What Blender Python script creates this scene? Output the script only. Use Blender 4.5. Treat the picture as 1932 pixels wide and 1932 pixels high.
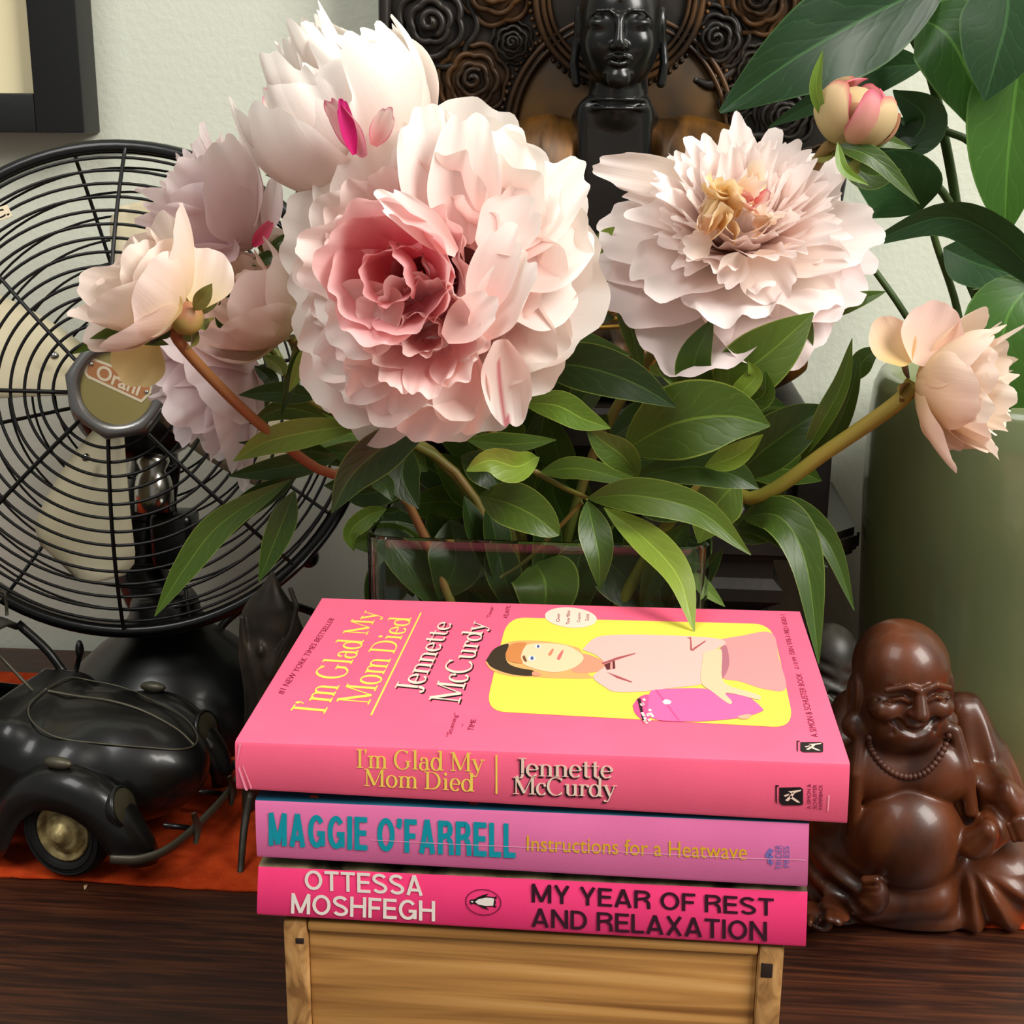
import bpy, bmesh, math, random
import numpy as np
from mathutils import Vector, Matrix

for o in list(bpy.data.objects):
    bpy.data.objects.remove(o, do_unlink=True)
SC = bpy.context.scene
COL = SC.collection
PI = math.pi
R = math.radians

# ------------------------------------------------------------------ camera
F_PX, PITCH, YAW, ROLL = 2600.0, 16.0, 4.5, 0.5
CAM = np.array([0.0, 0.0, 0.40])
_p, _y, _r = R(PITCH), R(YAW), R(ROLL)
FW = np.array([-math.sin(_y)*math.cos(_p), math.cos(_y)*math.cos(_p), -math.sin(_p)])
_rt = np.array([math.cos(_y), math.sin(_y), 0.0])
_up = np.cross(_rt, FW)
RT = _rt*math.cos(_r) + _up*math.sin(_r)
UP = -_rt*math.sin(_r) + _up*math.cos(_r)
cam = bpy.data.cameras.new('camera')
cam.sensor_fit = 'HORIZONTAL'; cam.sensor_width = 36.0
cam.lens = 36.0*F_PX/1932.0
cam.clip_start = 0.01
cam_ob = bpy.data.objects.new('camera', cam)
COL.objects.link(cam_ob)
M = Matrix(((RT[0], UP[0], -FW[0], CAM[0]), (RT[1], UP[1], -FW[1], CAM[1]), (RT[2], UP[2], -FW[2], CAM[2]), (0, 0, 0, 1)))
cam_ob.matrix_world = M
SC.camera = cam_ob

# ------------------------------------------------------------------ world, daylight, exposure
SC.view_settings.view_transform = 'Standard'
SC.view_settings.look = 'None'
SC.view_settings.gamma = 1.0
SC.view_settings.exposure = 0.0
SC.view_settings.use_curve_mapping = False
w = bpy.data.worlds.new('room_light'); SC.world = w; w.use_nodes = True
w.node_tree.nodes['Background'].inputs[0].default_value = (1.0, 0.98, 0.93, 1)
w.node_tree.nodes['Background'].inputs[1].default_value = 0.24

def area(name, loc, target, sx, sy, power, col):
    l = bpy.data.lights.new(name, 'AREA'); l.shape = 'RECTANGLE'; l.size = sx; l.size_y = sy
    l.energy = power; l.color = col
    o = bpy.data.objects.new(name, l); COL.objects.link(o)
    o.location = loc
    o.rotation_euler = (Vector(target)-Vector(loc)).to_track_quat('-Z', 'Y').to_euler()
    return o
area('window_daylight_right', (1.25, -0.14, 1.45), (0, .65, .2), 0.8, 1.1, 52, (1.0, .965, .90))
area('window_daylight_left', (-0.70, -0.25, 1.80), (-.1, .70, .2), 0.8, 1.0, 17, (1.0, .985, .95))

# ------------------------------------------------------------------ helpers
def ray(px, py):
    return FW + RT*((px-966)/F_PX) - UP*((py-966)/F_PX)
def P(px, py, Y):
    d = ray(px, py); return CAM + d*(Y/d[1])
def PZ(px, py, Z=0.0):
    d = ray(px, py); return CAM + d*((Z-CAM[2])/d[2])
def Ppl(px, py, p0, n):
    d = ray(px, py); return CAM + d*(np.dot(p0-CAM, n)/np.dot(d, n))
def m_px(Y, py=966):
    p = P(966, py, Y); return float(np.dot(p-CAM, FW))/F_PX
def nz(v):
    v = np.asarray(v, float); return v/max(1e-12, np.linalg.norm(v))
def lin(c):
    return tuple(((x/255)/12.92 if x/255 <= .04045 else ((x/255+.055)/1.055)**2.4) for x in c)

ORI = {}
def tag(o, label=None, cat=None, group=None, kind=None):
    if label: o['label'] = label
    if cat: o['category'] = cat
    if group: o['group'] = group
    if kind: o['kind'] = kind
    return o
def thing(name, label, cat, loc, group=None):
    o = bpy.data.objects.new(name, None); COL.objects.link(o)
    o.empty_display_size = .02
    o.location = Vector([float(x) for x in loc]); ORI[o.name] = np.array([float(x) for x in loc])
    return tag(o, label, cat, group)
def obj(name, geo, mat, parent=None, smooth=True, uv=None, col=None, label=None):
    V, Fc = geo
    V = np.asarray(V, float).reshape(-1, 3)
    off = ORI[parent.name] if parent is not None else np.zeros(3)
    me = bpy.data.meshes.new(name)
    me.from_pydata((V-off).tolist(), [], [tuple(int(i) for i in f) for f in Fc])
    if uv is not None:
        lay = me.uv_layers.new(name='UVMap')
        li = np.zeros(len(me.loops), dtype=np.int64); me.loops.foreach_get('vertex_index', li)
        lay.data.foreach_set('uv', np.asarray(uv, float)[li].ravel())
    if col is not None:
        a = me.color_attributes.new('tint', 'FLOAT_COLOR', 'POINT')
        c = np.ones((len(V), 4)); c[:, :3] = col
        a.data.foreach_set('color', c.ravel())
    if smooth:
        me.polygons.foreach_set('use_smooth', [True]*len(me.polygons))
    me.validate(); me.update()
    o = bpy.data.objects.new(name, me); COL.objects.link(o)
    if mat: me.materials.append(mat)
    if parent is not None:
        o.parent = parent; ORI[o.name] = off
    else:
        ORI[o.name] = np.zeros(3)
    if label: o['label'] = label
    return o
def top(name, geo, mat, label, cat, smooth=True, group=None, **k):
    return tag(obj(name, geo, mat, None, smooth, **k), label, cat, group)
def fix_normals(o):
    bm = bmesh.new(); bm.from_mesh(o.data); bmesh.ops.recalc_face_normals(bm, faces=bm.faces); bm.to_mesh(o.data); bm.free(); return o
def sharp(o, ang=35):
    o.data.set_sharp_from_angle(angle=R(ang)); return o

def join(gs):
    V = []; Fc = []; n = 0
    for v, f in gs:
        v = np.asarray(v, float).reshape(-1, 3)
        V.append(v); Fc += [tuple(int(i)+n for i in q) for q in f]; n += len(v)
    return np.vstack(V), Fc
def gridf(nu, nv, cu=False, cv=False):
    out = []
    for i in range(nu if cu else nu-1):
        for j in range(nv if cv else nv-1):
            a = i*nv+j; b = ((i+1) % nu)*nv+j; c = ((i+1) % nu)*nv+(j+1) % nv; d = i*nv+(j+1) % nv
            out.append((a, b, c, d))
    return out
def spline(pts, n):
    pts = np.asarray(pts, float)
    if len(pts) == 2:
        t = np.linspace(0, 1, n)[:, None]; return pts[0]*(1-t)+pts[1]*t
    q = np.vstack([2*pts[0]-pts[1], pts, 2*pts[-1]-pts[-2]])
    out = []
    for s in np.linspace(0, len(pts)-1, n):
        i = min(int(s), len(pts)-2); t = s-i
        a, b, c, d = q[i], q[i+1], q[i+2], q[i+3]
        out.append(.5*((2*b)+(-a+c)*t+(2*a-5*b+4*c-d)*t*t+(-a+3*b-3*c+d)*t**3))
    return np.array(out)
def frames(pts, closed=False):
    n = len(pts)
    T = np.array([nz((pts[(i+1) % n] if (closed or i < n-1) else pts[i])-(pts[i-1] if (closed or i > 0) else pts[i])) for i in range(n)])
    a = np.array([0, 0, 1.]) if abs(T[0][2]) < .9 else np.array([1., 0, 0])
    N = [nz(a-T[0]*np.dot(a, T[0]))]
    for i in range(1, n):
        v = N[-1]-T[i]*np.dot(N[-1], T[i]); N.append(nz(v))
    N = np.array(N); return T, N, np.cross(T, N)
def tube(pts, rad, seg=8, closed=False, sx=1.0):
    pts = np.asarray(pts, float); n = len(pts)
    rad = np.full(n, float(rad)) if np.isscalar(rad) else np.interp(np.linspace(0, 1, n), np.linspace(0, 1, len(rad)), rad)
    T, N, B = frames(pts, closed)
    a = np.linspace(0, 2*PI, seg, endpoint=False)
    V = pts[:, None, :]+rad[:, None, None]*(np.cos(a)[None, :, None]*N[:, None, :]*sx+np.sin(a)[None, :, None]*B[:, None, :])
    V = V.reshape(-1, 3)
    Fc = gridf(n, seg, closed, True)
    if not closed:
        Fc.append(tuple(range(seg))[::-1]); Fc.append(tuple(range((n-1)*seg, n*seg)))
    return V, Fc
def lathe(prof, c, seg=48, ax=(0, 0, 1)):
    ax = nz(ax); a = np.array([1., 0, 0]) if abs(ax[0]) < .9 else np.array([0, 1., 0])
    e1 = nz(a-ax*np.dot(a, ax)); e2 = np.cross(ax, e1)
    th = np.linspace(0, 2*PI, seg, endpoint=False)
    V = []
    for r, z in prof:
        V.append(np.asarray(c)+ax*z+max(r, 1e-5)*(np.cos(th)[:, None]*e1+np.sin(th)[:, None]*e2))
    return np.vstack(V), gridf(len(prof), seg, False, True)
def ring(c, ax, r, rad, n=64, seg=6):
    ax = nz(ax); a = np.array([0, 0, 1.]) if abs(ax[2]) < .9 else np.array([1., 0, 0])
    e1 = nz(a-ax*np.dot(a, ax)); e2 = np.cross(ax, e1)
    th = np.linspace(0, 2*PI, n, endpoint=False)
    return tube(np.asarray(c)+r*(np.cos(th)[:, None]*e1+np.sin(th)[:, None]*e2), rad, seg, True)
def ball(c, r, n=12, m=8):
    r = np.ones(3)*r
    V = []
    for i in range(m+1):
        f = PI*i/m
        for j in range(n):
            t = 2*PI*j/n
            V.append(np.asarray(c)+r*np.array([math.sin(f)*math.cos(t), math.sin(f)*math.sin(t), math.cos(f)]))
    return np.array(V), gridf(m+1, n, False, True)
def box(x0, x1, y0, y1, z0, z1, bev=0.0, seg=2):
    bm = bmesh.new(); bmesh.ops.create_cube(bm, size=1)
    for v in bm.verts:
        v.co = ((x0+x1)/2+v.co.x*(x1-x0), (y0+y1)/2+v.co.y*(y1-y0), (z0+z1)/2+v.co.z*(z1-z0))
    if bev:
        bmesh.ops.bevel(bm, geom=bm.edges[:], offset=bev, segments=seg, affect='EDGES', profile=.6)
    bm.verts.index_update()
    V = [tuple(v.co) for v in bm.verts]; Fc = [tuple(v.index for v in f.verts) for f in bm.faces]
    bm.free(); return np.array(V), Fc
def prism(poly, n, h):
    poly = np.asarray(poly, float); k = len(poly); n = np.asarray(n, float)*h
    return np.vstack([poly, poly+n]), [tuple(range(k))[::-1], tuple(range(k, 2*k))]+[(i, (i+1) % k, (i+1) % k+k, i+k) for i in range(k)]
def xf(geo, loc, rz=0.0, sc=1.0):
    V, Fc = geo; c, s = math.cos(rz), math.sin(rz)
    Rm = np.array([[c, -s, 0], [s, c, 0], [0, 0, 1]])
    return (np.asarray(V)*sc)@Rm.T+np.asarray(loc), Fc

# ------------------------------------------------------------------ signed distance sculpting
def surfnet(Fv, lo, h):
    nx, ny, nz_ = Fv.shape; sh = (nx-1, ny-1, nz_-1)
    acc = np.zeros(sh+(3,)); cnt = np.zeros(sh, dtype=np.int16)
    cr = []
    for a in range(3):
        s0 = [slice(None)]*3; s1 = [slice(None)]*3; s0[a] = slice(0, -1); s1[a] = slice(1, None)
        A = Fv[tuple(s0)]; B = Fv[tuple(s1)]
        C = (A < 0) != (B < 0); t = np.where(C, A/np.where(C, A-B, 1), 0); cr.append((C, A < 0))
        b, c = [q for q in range(3) if q != a]
        for db in (0, 1):
            for dc in (0, 1):
                s = [slice(None)]*3
                s[b] = slice(db, Fv.shape[b]-1+db); s[c] = slice(dc, Fv.shape[c]-1+dc)
                E = C[tuple(s)]
                acc[..., a] += t[tuple(s)]; acc[..., b] += E*db; acc[..., c] += E*dc; cnt += E
    m = cnt > 0; idx = -np.ones(sh, dtype=np.int64); idx[m] = np.arange(m.sum())
    pos = np.stack(np.nonzero(m), 1)+acc[m]/cnt[m][:, None]
    V = np.asarray(lo)+pos*h
    Fc = []
    for a in range(3):
        C, neg = cr[a]; b, c = [q for q in range(3) if q != a]
        s = [slice(None)]*3; s[b] = slice(1, Fv.shape[b]-1); s[c] = slice(1, Fv.shape[c]-1)
        I = np.stack(np.nonzero(C[tuple(s)]), 1); I[:, b] += 1; I[:, c] += 1
        if not len(I): continue
        ng = neg[I[:, 0], I[:, 1], I[:, 2]]
        q = []
        for db, dc in ((-1, -1), (0, -1), (0, 0), (-1, 0)):
            J = I.copy(); J[:, b] += db; J[:, c] += dc
            q.append(idx[J[:, 0], J[:, 1], J[:, 2]])
        q = np.stack(q, 1); flip = ng if a != 1 else ~ng
        q[~flip] = q[~flip][:, ::-1]
        Fc.append(q)
    return V, np.vstack(Fc).tolist()
class Sdf:
    def __init__(s, lo, hi, h):
        s.lo = np.asarray(lo, float); s.h = h
        n = np.ceil((np.asarray(hi)-s.lo)/h).astype(int)+1
        ax = [(s.lo[i]+h*np.arange(n[i])).astype(np.float32) for i in range(3)]
        s.ax = ax
        s.X, s.Y, s.Z = ax[0][:, None, None], ax[1][None, :, None], ax[2][None, None, :]
        s.n = n; s.F = np.full(tuple(n), 1.0, dtype=np.float32)
    def loc(s, c, B=None):
        x, y, z = s.X-c[0], s.Y-c[1], s.Z-c[2]
        if B is None: return x, y, z
        return tuple(x*b[0]+y*b[1]+z*b[2] for b in B)
    def ell(s, c, r, B=None):
        x, y, z = s.loc(c, B); r = np.ones(3)*r
        k = np.sqrt((x/r[0])**2+(y/r[1])**2+(z/r[2])**2)
        return ((k-1)*float(min(r))*.999).astype(np.float32)
    def cap(s, a, b, r0, r1=None):
        a = np.asarray(a, float); b = np.asarray(b, float); r1 = r0 if r1 is None else r1
        d = b-a; L = float(d@d)+1e-12
        x, y, z = s.loc(a)
        t = np.clip((x*d[0]+y*d[1]+z*d[2])/L, 0, 1)
        return (np.sqrt((x-t*d[0])**2+(y-t*d[1])**2+(z-t*d[2])**2)-(r0+(r1-r0)*t)).astype(np.float32)
    def chain(s, pts, r0, r1=None):
        n = len(pts)-1; r1 = r0 if r1 is None else r1; o = None
        for i in range(n):
            d = s.cap(pts[i], pts[i+1], r0+(r1-r0)*i/n, r0+(r1-r0)*(i+1)/n); o = d if o is None else np.minimum(o, d)
        return o
    def rbox(s, c, r, rad, B=None):
        x, y, z = s.loc(c, B)
        q = [np.abs(v)-(r[i]-rad) for i, v in enumerate((x, y, z))]
        return (np.sqrt(sum(np.maximum(v, 0)**2 for v in q))+np.minimum(np.maximum(np.maximum(q[0], q[1]), q[2]), 0)-rad).astype(np.float32)
    def add(s, d, k=.003):
        h = np.maximum(k-np.abs(s.F-d), 0)/k; s.F = np.minimum(s.F, d)-h*h*k*.25
    def cut(s, d, k=.001):
        d = -d; h = np.maximum(k-np.abs(s.F-d), 0)/k; s.F = np.maximum(s.F, d)+h*h*k*.25
    def mesh(s):
        F = s.F.copy()
        for a in range(3):
            sl = [slice(None)]*3
            for e in (0, -1):
                sl[a] = e; F[tuple(sl)] = np.maximum(F[tuple(sl)], 1e-4)
        return surfnet(F, s.lo, s.h)

# ------------------------------------------------------------------ materials
def mat(name, rgb, rough=.5, metal=0.0, noise=None, bump=None, spec=.5, coat=0.0, trans=0.0, ior=1.45, srgb=True):
    """noise=(scale, rgb2, detail, stretch xyz)   bump=(scale, strength, detail)"""
    m = bpy.data.materials.new(name); m.use_nodes = True
    nt = m.node_tree; b = nt.nodes['Principled BSDF']
    c = lin(rgb) if srgb else rgb
    b.inputs['Base Color'].default_value = (*c, 1); b.inputs['Roughness'].default_value = rough
    b.inputs['Metallic'].default_value = metal; b.inputs['Specular IOR Level'].default_value = spec
    b.inputs['Coat Weight'].default_value = coat; b.inputs['Transmission Weight'].default_value = trans
    b.inputs['Coat Roughness'].default_value = .12
    b.inputs['IOR'].default_value = ior
    tc = nt.nodes.new('ShaderNodeTexCoord')
    if noise:
        mp = nt.nodes.new('ShaderNodeMapping'); mp.inputs['Scale'].default_value = noise[3] if len(noise) > 3 else (1, 1, 1)
        nt.links.new(tc.outputs['Object'], mp.inputs[0])
        n = nt.nodes.new('ShaderNodeTexNoise'); n.inputs['Scale'].default_value = noise[0]; n.inputs['Detail'].default_value = noise[2] if len(noise) > 2 else 4
        nt.links.new(mp.outputs[0], n.inputs['Vector'])
        r = nt.nodes.new('ShaderNodeValToRGB'); r.color_ramp.elements[0].position = .35; r.color_ramp.elements[1].position = .68
        r.color_ramp.elements[0].color = (*c, 1); r.color_ramp.elements[1].color = (*(lin(noise[1]) if srgb else noise[1]), 1)
        nt.links.new(n.outputs['Fac'], r.inputs[0]); nt.links.new(r.outputs[0], b.inputs['Base Color'])
    if bump:
        n = nt.nodes.new('ShaderNodeTexNoise'); n.inputs['Scale'].default_value = bump[0]; n.inputs['Detail'].default_value = bump[2] if len(bump) > 2 else 3
        nt.links.new(tc.outputs['Object'], n.inputs['Vector'])
        bp = nt.nodes.new('ShaderNodeBump'); bp.inputs['Strength'].default_value = bump[1]; bp.inputs['Distance'].default_value = .001
        nt.links.new(n.outputs['Fac'], bp.inputs['Height']); nt.links.new(bp.outputs[0], b.inputs['Normal'])
    return m
def wood(name, c0, c1, c2, scale, stretch, rough=.45, coat=0.0, dist=1.5):
    m = mat(name, c0, rough, coat=coat); nt = m.node_tree; b = nt.nodes['Principled BSDF']
    tc = nt.nodes.new('ShaderNodeTexCoord'); mp = nt.nodes.new('ShaderNodeMapping'); mp.inputs['Scale'].default_value = stretch
    nt.links.new(tc.outputs['Object'], mp.inputs[0])
    n = nt.nodes.new('ShaderNodeTexNoise'); n.inputs['Scale'].default_value = scale; n.inputs['Detail'].default_value = 6; n.inputs['Distortion'].default_value = dist
    nt.links.new(mp.outputs[0], n.inputs['Vector'])
    r = nt.nodes.new('ShaderNodeValToRGB'); e = r.color_ramp.elements
    e[0].position = .33; e[0].color = (*lin(c0), 1); e[1].position = .70; e[1].color = (*lin(c2), 1)
    x = e.new(.5); x.color = (*lin(c1), 1)
    nt.links.new(n.outputs['Fac'], r.inputs[0]); nt.links.new(r.outputs[0], b.inputs['Base Color'])
    return m
def petal_mat(name):
    m = bpy.data.materials.new(name); m.use_nodes = True; nt = m.node_tree
    b = nt.nodes['Principled BSDF']; out = nt.nodes['Material Output']
    at = nt.nodes.new('ShaderNodeAttribute'); at.attribute_name = 'tint'
    b.inputs['Roughness'].default_value = .55; b.inputs['Specular IOR Level'].default_value = .25
    b.inputs['Sheen Weight'].default_value = .05
    uv = nt.nodes.new('ShaderNodeUVMap'); mp = nt.nodes.new('ShaderNodeMapping'); mp.inputs['Scale'].default_value = (26, 1.6, 1)
    n = nt.nodes.new('ShaderNodeTexNoise'); n.inputs['Scale'].default_value = 1.0; n.inputs['Detail'].default_value = 2
    nt.links.new(uv.outputs[0], mp.inputs[0]); nt.links.new(mp.outputs[0], n.inputs['Vector'])
    bp = nt.nodes.new('ShaderNodeBump'); bp.inputs['Strength'].default_value = .22; bp.inputs['Distance'].default_value = .0006
    nt.links.new(n.outputs['Fac'], bp.inputs['Height']); nt.links.new(bp.outputs[0], b.inputs['Normal'])
    tr = nt.nodes.new('ShaderNodeBsdfTranslucent'); mx = nt.nodes.new('ShaderNodeMixShader'); mx.inputs[0].default_value = .36
    nt.links.new(at.outputs['Color'], b.inputs['Base Color']); nt.links.new(at.outputs['Color'], tr.inputs[0])
    nt.links.new(b.outputs[0], mx.inputs[1]); nt.links.new(tr.outputs[0], mx.inputs[2]); nt.links.new(mx.outputs[0], out.inputs[0])
    return m
def leaf_mat(name, c0, c1, back, rough=.38, vein=7.0, veinc=None, tr_w=.22):
    m = bpy.data.materials.new(name); m.use_nodes = True; nt = m.node_tree
    b = nt.nodes['Principled BSDF']; out = nt.nodes['Material Output']; L = nt.links
    uv = nt.nodes.new('ShaderNodeUVMap'); sp = nt.nodes.new('ShaderNodeSeparateXYZ'); L.new(uv.outputs[0], sp.inputs[0])
    def math_(op, a, bb=None):
        q = nt.nodes.new('ShaderNodeMath'); q.operation = op
        for i, s in enumerate((a, bb)):
            if s is None: continue
            if isinstance(s, (int, float)): q.inputs[i].default_value = s
            else: L.new(s, q.inputs[i])
        return q.outputs[0]
    au = math_('ABSOLUTE', sp.outputs[0])
    nv_ = nt.nodes.new('ShaderNodeTexNoise'); nv_.inputs['Scale'].default_value = 3.0; L.new(uv.outputs[0], nv_.inputs['Vector'])
    ph = math_('ADD', math_('SUBTRACT', math_('MULTIPLY', sp.outputs[1], vein), math_('MULTIPLY', math_('POWER', au, .8), 2.6)), math_('MULTIPLY', nv_.outputs['Fac'], 1.1))
    tri = math_('ABSOLUTE', math_('SUBTRACT', math_('FRACT', ph), .5))
    vn = math_('LESS_THAN', tri, .03)
    mid = math_('LESS_THAN', au, .035)
    hgt = math_('ADD', math_('MULTIPLY', math_('MINIMUM', tri, .22), 1.2), math_('MULTIPLY', math_('MINIMUM', au, .15), 6.0))
    bp = nt.nodes.new('ShaderNodeBump'); bp.inputs['Strength'].default_value = .16; bp.inputs['Distance'].default_value = .0012
    L.new(hgt, bp.inputs['Height']); L.new(bp.outputs[0], b.inputs['Normal'])
    tc = nt.nodes.new('ShaderNodeTexCoord'); n = nt.nodes.new('ShaderNodeTexNoise'); n.inputs['Scale'].default_value = 22; n.inputs['Detail'].default_value = 3
    L.new(tc.outputs['Object'], n.inputs['Vector'])
    oi = nt.nodes.new('ShaderNodeObjectInfo')
    fac = math_('ADD', math_('MULTIPLY', n.outputs['Fac'], .6), math_('SUBTRACT', math_('MULTIPLY', oi.outputs['Random'], .8), .3))
    def mixc(f, a, bb):
        q = nt.nodes.new('ShaderNodeMix'); q.data_type = 'RGBA'; q.clamp_factor = True
        if isinstance(f, (int, float)): q.inputs[0].default_value = f
        else: L.new(f, q.inputs[0])
        for i, s in ((6, a), (7, bb)):
            if isinstance(s, tuple): q.inputs[i].default_value = (*s, 1)
            else: L.new(s, q.inputs[i])
        return q.outputs[2]
    base = mixc(fac, lin(c0), lin(c1))
    vc = lin(veinc or tuple(min(255, int(x*1.25+14)) for x in c1))
    base = mixc(math_('MULTIPLY', math_('MAXIMUM', math_('MULTIPLY', vn, .35), mid), .55), base, vc)
    edge = math_('GREATER_THAN', au, .955)
    base = mixc(math_('MULTIPLY', edge, .6), base, lin(back))
    ge = nt.nodes.new('ShaderNodeNewGeometry')
    base = mixc(math_('MULTIPLY', ge.outputs['Backfacing'], .75), base, lin(back))
    b.inputs['Roughness'].default_value = rough; b.inputs['Specular IOR Level'].default_value = .45
    L.new(base, b.inputs['Base Color'])
    tr = nt.nodes.new('ShaderNodeBsdfTranslucent'); L.new(mixc(.5, base, lin(back)), tr.inputs[0])
    mx = nt.nodes.new('ShaderNodeMixShader'); mx.inputs[0].default_value = tr_w
    L.new(b.outputs[0], mx.inputs[1]); L.new(tr.outputs[0], mx.inputs[2]); L.new(mx.outputs[0], out.inputs[0])
    return m
# ------------------------------------------------------------------ room shell
M_wall = mat('wall_paint', (214, 218, 201), .85, bump=(260, .35, 3))
wallY = 0.975
o = top('wall_back', box(-2.0, 2.0, wallY, wallY+.06, -.80, 1.7), M_wall, None, None, smooth=False); o['kind'] = 'structure'
o = top('floor', box(-2.0, 2.0, -1.6, wallY, -.84, -.80), wood('floor_boards', (120, 84, 52), (140, 100, 64), (104, 70, 42), 3, (1, 8, 1), .5), None, None, smooth=False); o['kind'] = 'structure'

# ------------------------------------------------------------------ sideboard
M_dark = wood('dark_wood', (36, 15, 9), (56, 27, 15), (86, 45, 25), 9, (1.2, 22, 22), .42)
sb = thing('sideboard', 'long dark brown wooden sideboard with a visible grain that carries everything', 'sideboard', (0, .66, -.80))
sharp(obj('tabletop', box(-.95, .95, .34, .968, -.03, 0, .003), M_dark, sb))
sharp(obj('body', box(-.90, .90, .38, .96, -.78, -.0301, .002), M_dark, sb))
M_cr = mat('crumb', (190, 160, 120), .8)
obj('scuff_mark', prism([PZ(px, py, .0001) for px, py in ((158, 1674), (166, 1672), (163, 1678), (159, 1680))], (0, 0, 1), .0012), M_cr, sb, label='tiny pale chip on the wood')

# ------------------------------------------------------------------ runner
M_cloth = mat('orange_red_felt', (196, 70, 28), .95, noise=(90, (172, 54, 20), 6), bump=(900, .8, 4), spec=.1)
rn = random.Random(5)
n = 260; xs = np.linspace(-.85, .8, n)
front = [np.array([x, .6395+.0012*math.sin(x*37)+.0010*rn.random(), 0.0002]) for x in xs]
V = []
for i, x in enumerate(xs):
    f = front[i]
    prof = [(f[1]+.0002, .0002), (f[1]-.0006*rn.random(), .0009), (f[1]+.0006, .0019), (f[1]+.01, .0020), (.80, .0020), (.915, .0020), (.917, .0002)]
    V += [(x, a, b) for a, b in prof]
o = top('table_runner', (V, gridf(n, 7)), M_cloth, 'orange-red felt runner lying along the dark sideboard', 'table runner')
fix_normals(o)
CL = .0021   # height of the cloth surface

# ------------------------------------------------------------------ picture frame
M_fr = mat('black_frame', (26, 27, 27), .45, bump=(500, .1))
M_mat = mat('cream_mount', (232, 220, 178), .8)
a = P(160, 252, .945)
fx1, fz0 = float(a[0]), float(a[2]); fw_ = .034
pf = thing('picture_frame', 'black picture frame with cream sheet hanging on the wall above the fan', 'picture frame', (fx1-.15, .974, fz0))
def fbar(x0, x1, z0, z1): return box(x0, x1, .945, .9745, z0, z1, .0015)
sharp(obj('frame', join([fbar(fx1-fw_, fx1, fz0, fz0+.42), fbar(fx1-.34, fx1-.34+fw_, fz0, fz0+.42), fbar(fx1-.34+fw_, fx1-fw_, fz0, fz0+.026), fbar(fx1-.34+fw_, fx1-fw_, fz0+.42-.026, fz0+.42)]), M_fr, pf))
obj('mount', box(fx1-.34+.01, fx1-.01, .956, .972, fz0+.01, fz0+.41), M_mat, pf, smooth=False, label='cream sheet inside the frame')

# ------------------------------------------------------------------ lettering
def text_mesh(s, bold=0.0, space=1.0):
    cu = bpy.data.curves.new('lettering', 'FONT'); cu.body = s; cu.size = 1.0; cu.offset = bold; cu.space_character = space
    cu.resolution_u = 4
    ob = bpy.data.objects.new('lettering', cu); COL.objects.link(ob)
    dg = bpy.context.evaluated_depsgraph_get(); dg.update()
    me = bpy.data.meshes.new_from_object(ob.evaluated_get(dg))
    V = np.array([v.co[:2] for v in me.vertices]).reshape(-1, 2); Fc = [tuple(p.vertices) for p in me.polygons]
    bpy.data.objects.remove(ob, do_unlink=True); bpy.data.meshes.remove(me); bpy.data.curves.remove(cu)
    lo, hi = V.min(0), V.max(0)
    return (V-lo)/(hi-lo), Fc
def arc(cx, cy, rx, ry, a0, a1, n=14):
    return [(cx+rx*math.cos(R(t)), cy+ry*math.sin(R(t))) for t in np.linspace(a0, a1, n)]
TK, TN = .105, .030
def stroke(pts, w=None, kx=1.0):
    pts = np.asarray(pts, float); n = len(pts); V = []
    closed = np.allclose(pts[0], pts[-1]) and n > 3
    for i in range(n):
        a = pts[i-1] if i else (pts[-2] if closed else pts[0]); b = pts[i+1] if i < n-1 else (pts[1] if closed else pts[-1])
        d = b-a; d = d/np.linalg.norm(d); q = np.array([-d[1], d[0]])
        ww = w if w is not None else TN+(TK-TN)*abs(d[1])**1.5
        q = q*np.array([kx, 1]); V += [pts[i]+q*ww/2, pts[i]-q*ww/2]
    return np.array(V), [(2*i, 2*i+1, 2*i+3, 2*i+2) for i in range(n-1)]
def stem(x, y0, y1): return stroke([(x, y0), (x, y1)], TK)
def srf(x, y, h=.12): return stroke([(x-h, y), (x+h, y)], TN*1.1)
def srl(x, y, h=.11): return stroke([(x-h, y), (x, y)], TN*1.3)
def dot(x, y, r=.06):
    p = np.array([(x+r*math.cos(t), y+r*math.sin(t)) for t in np.linspace(0, 2*PI, 12, endpoint=False)]); return p, [tuple(range(12))]
b_, xh, ch = .015, .46, .70
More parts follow.
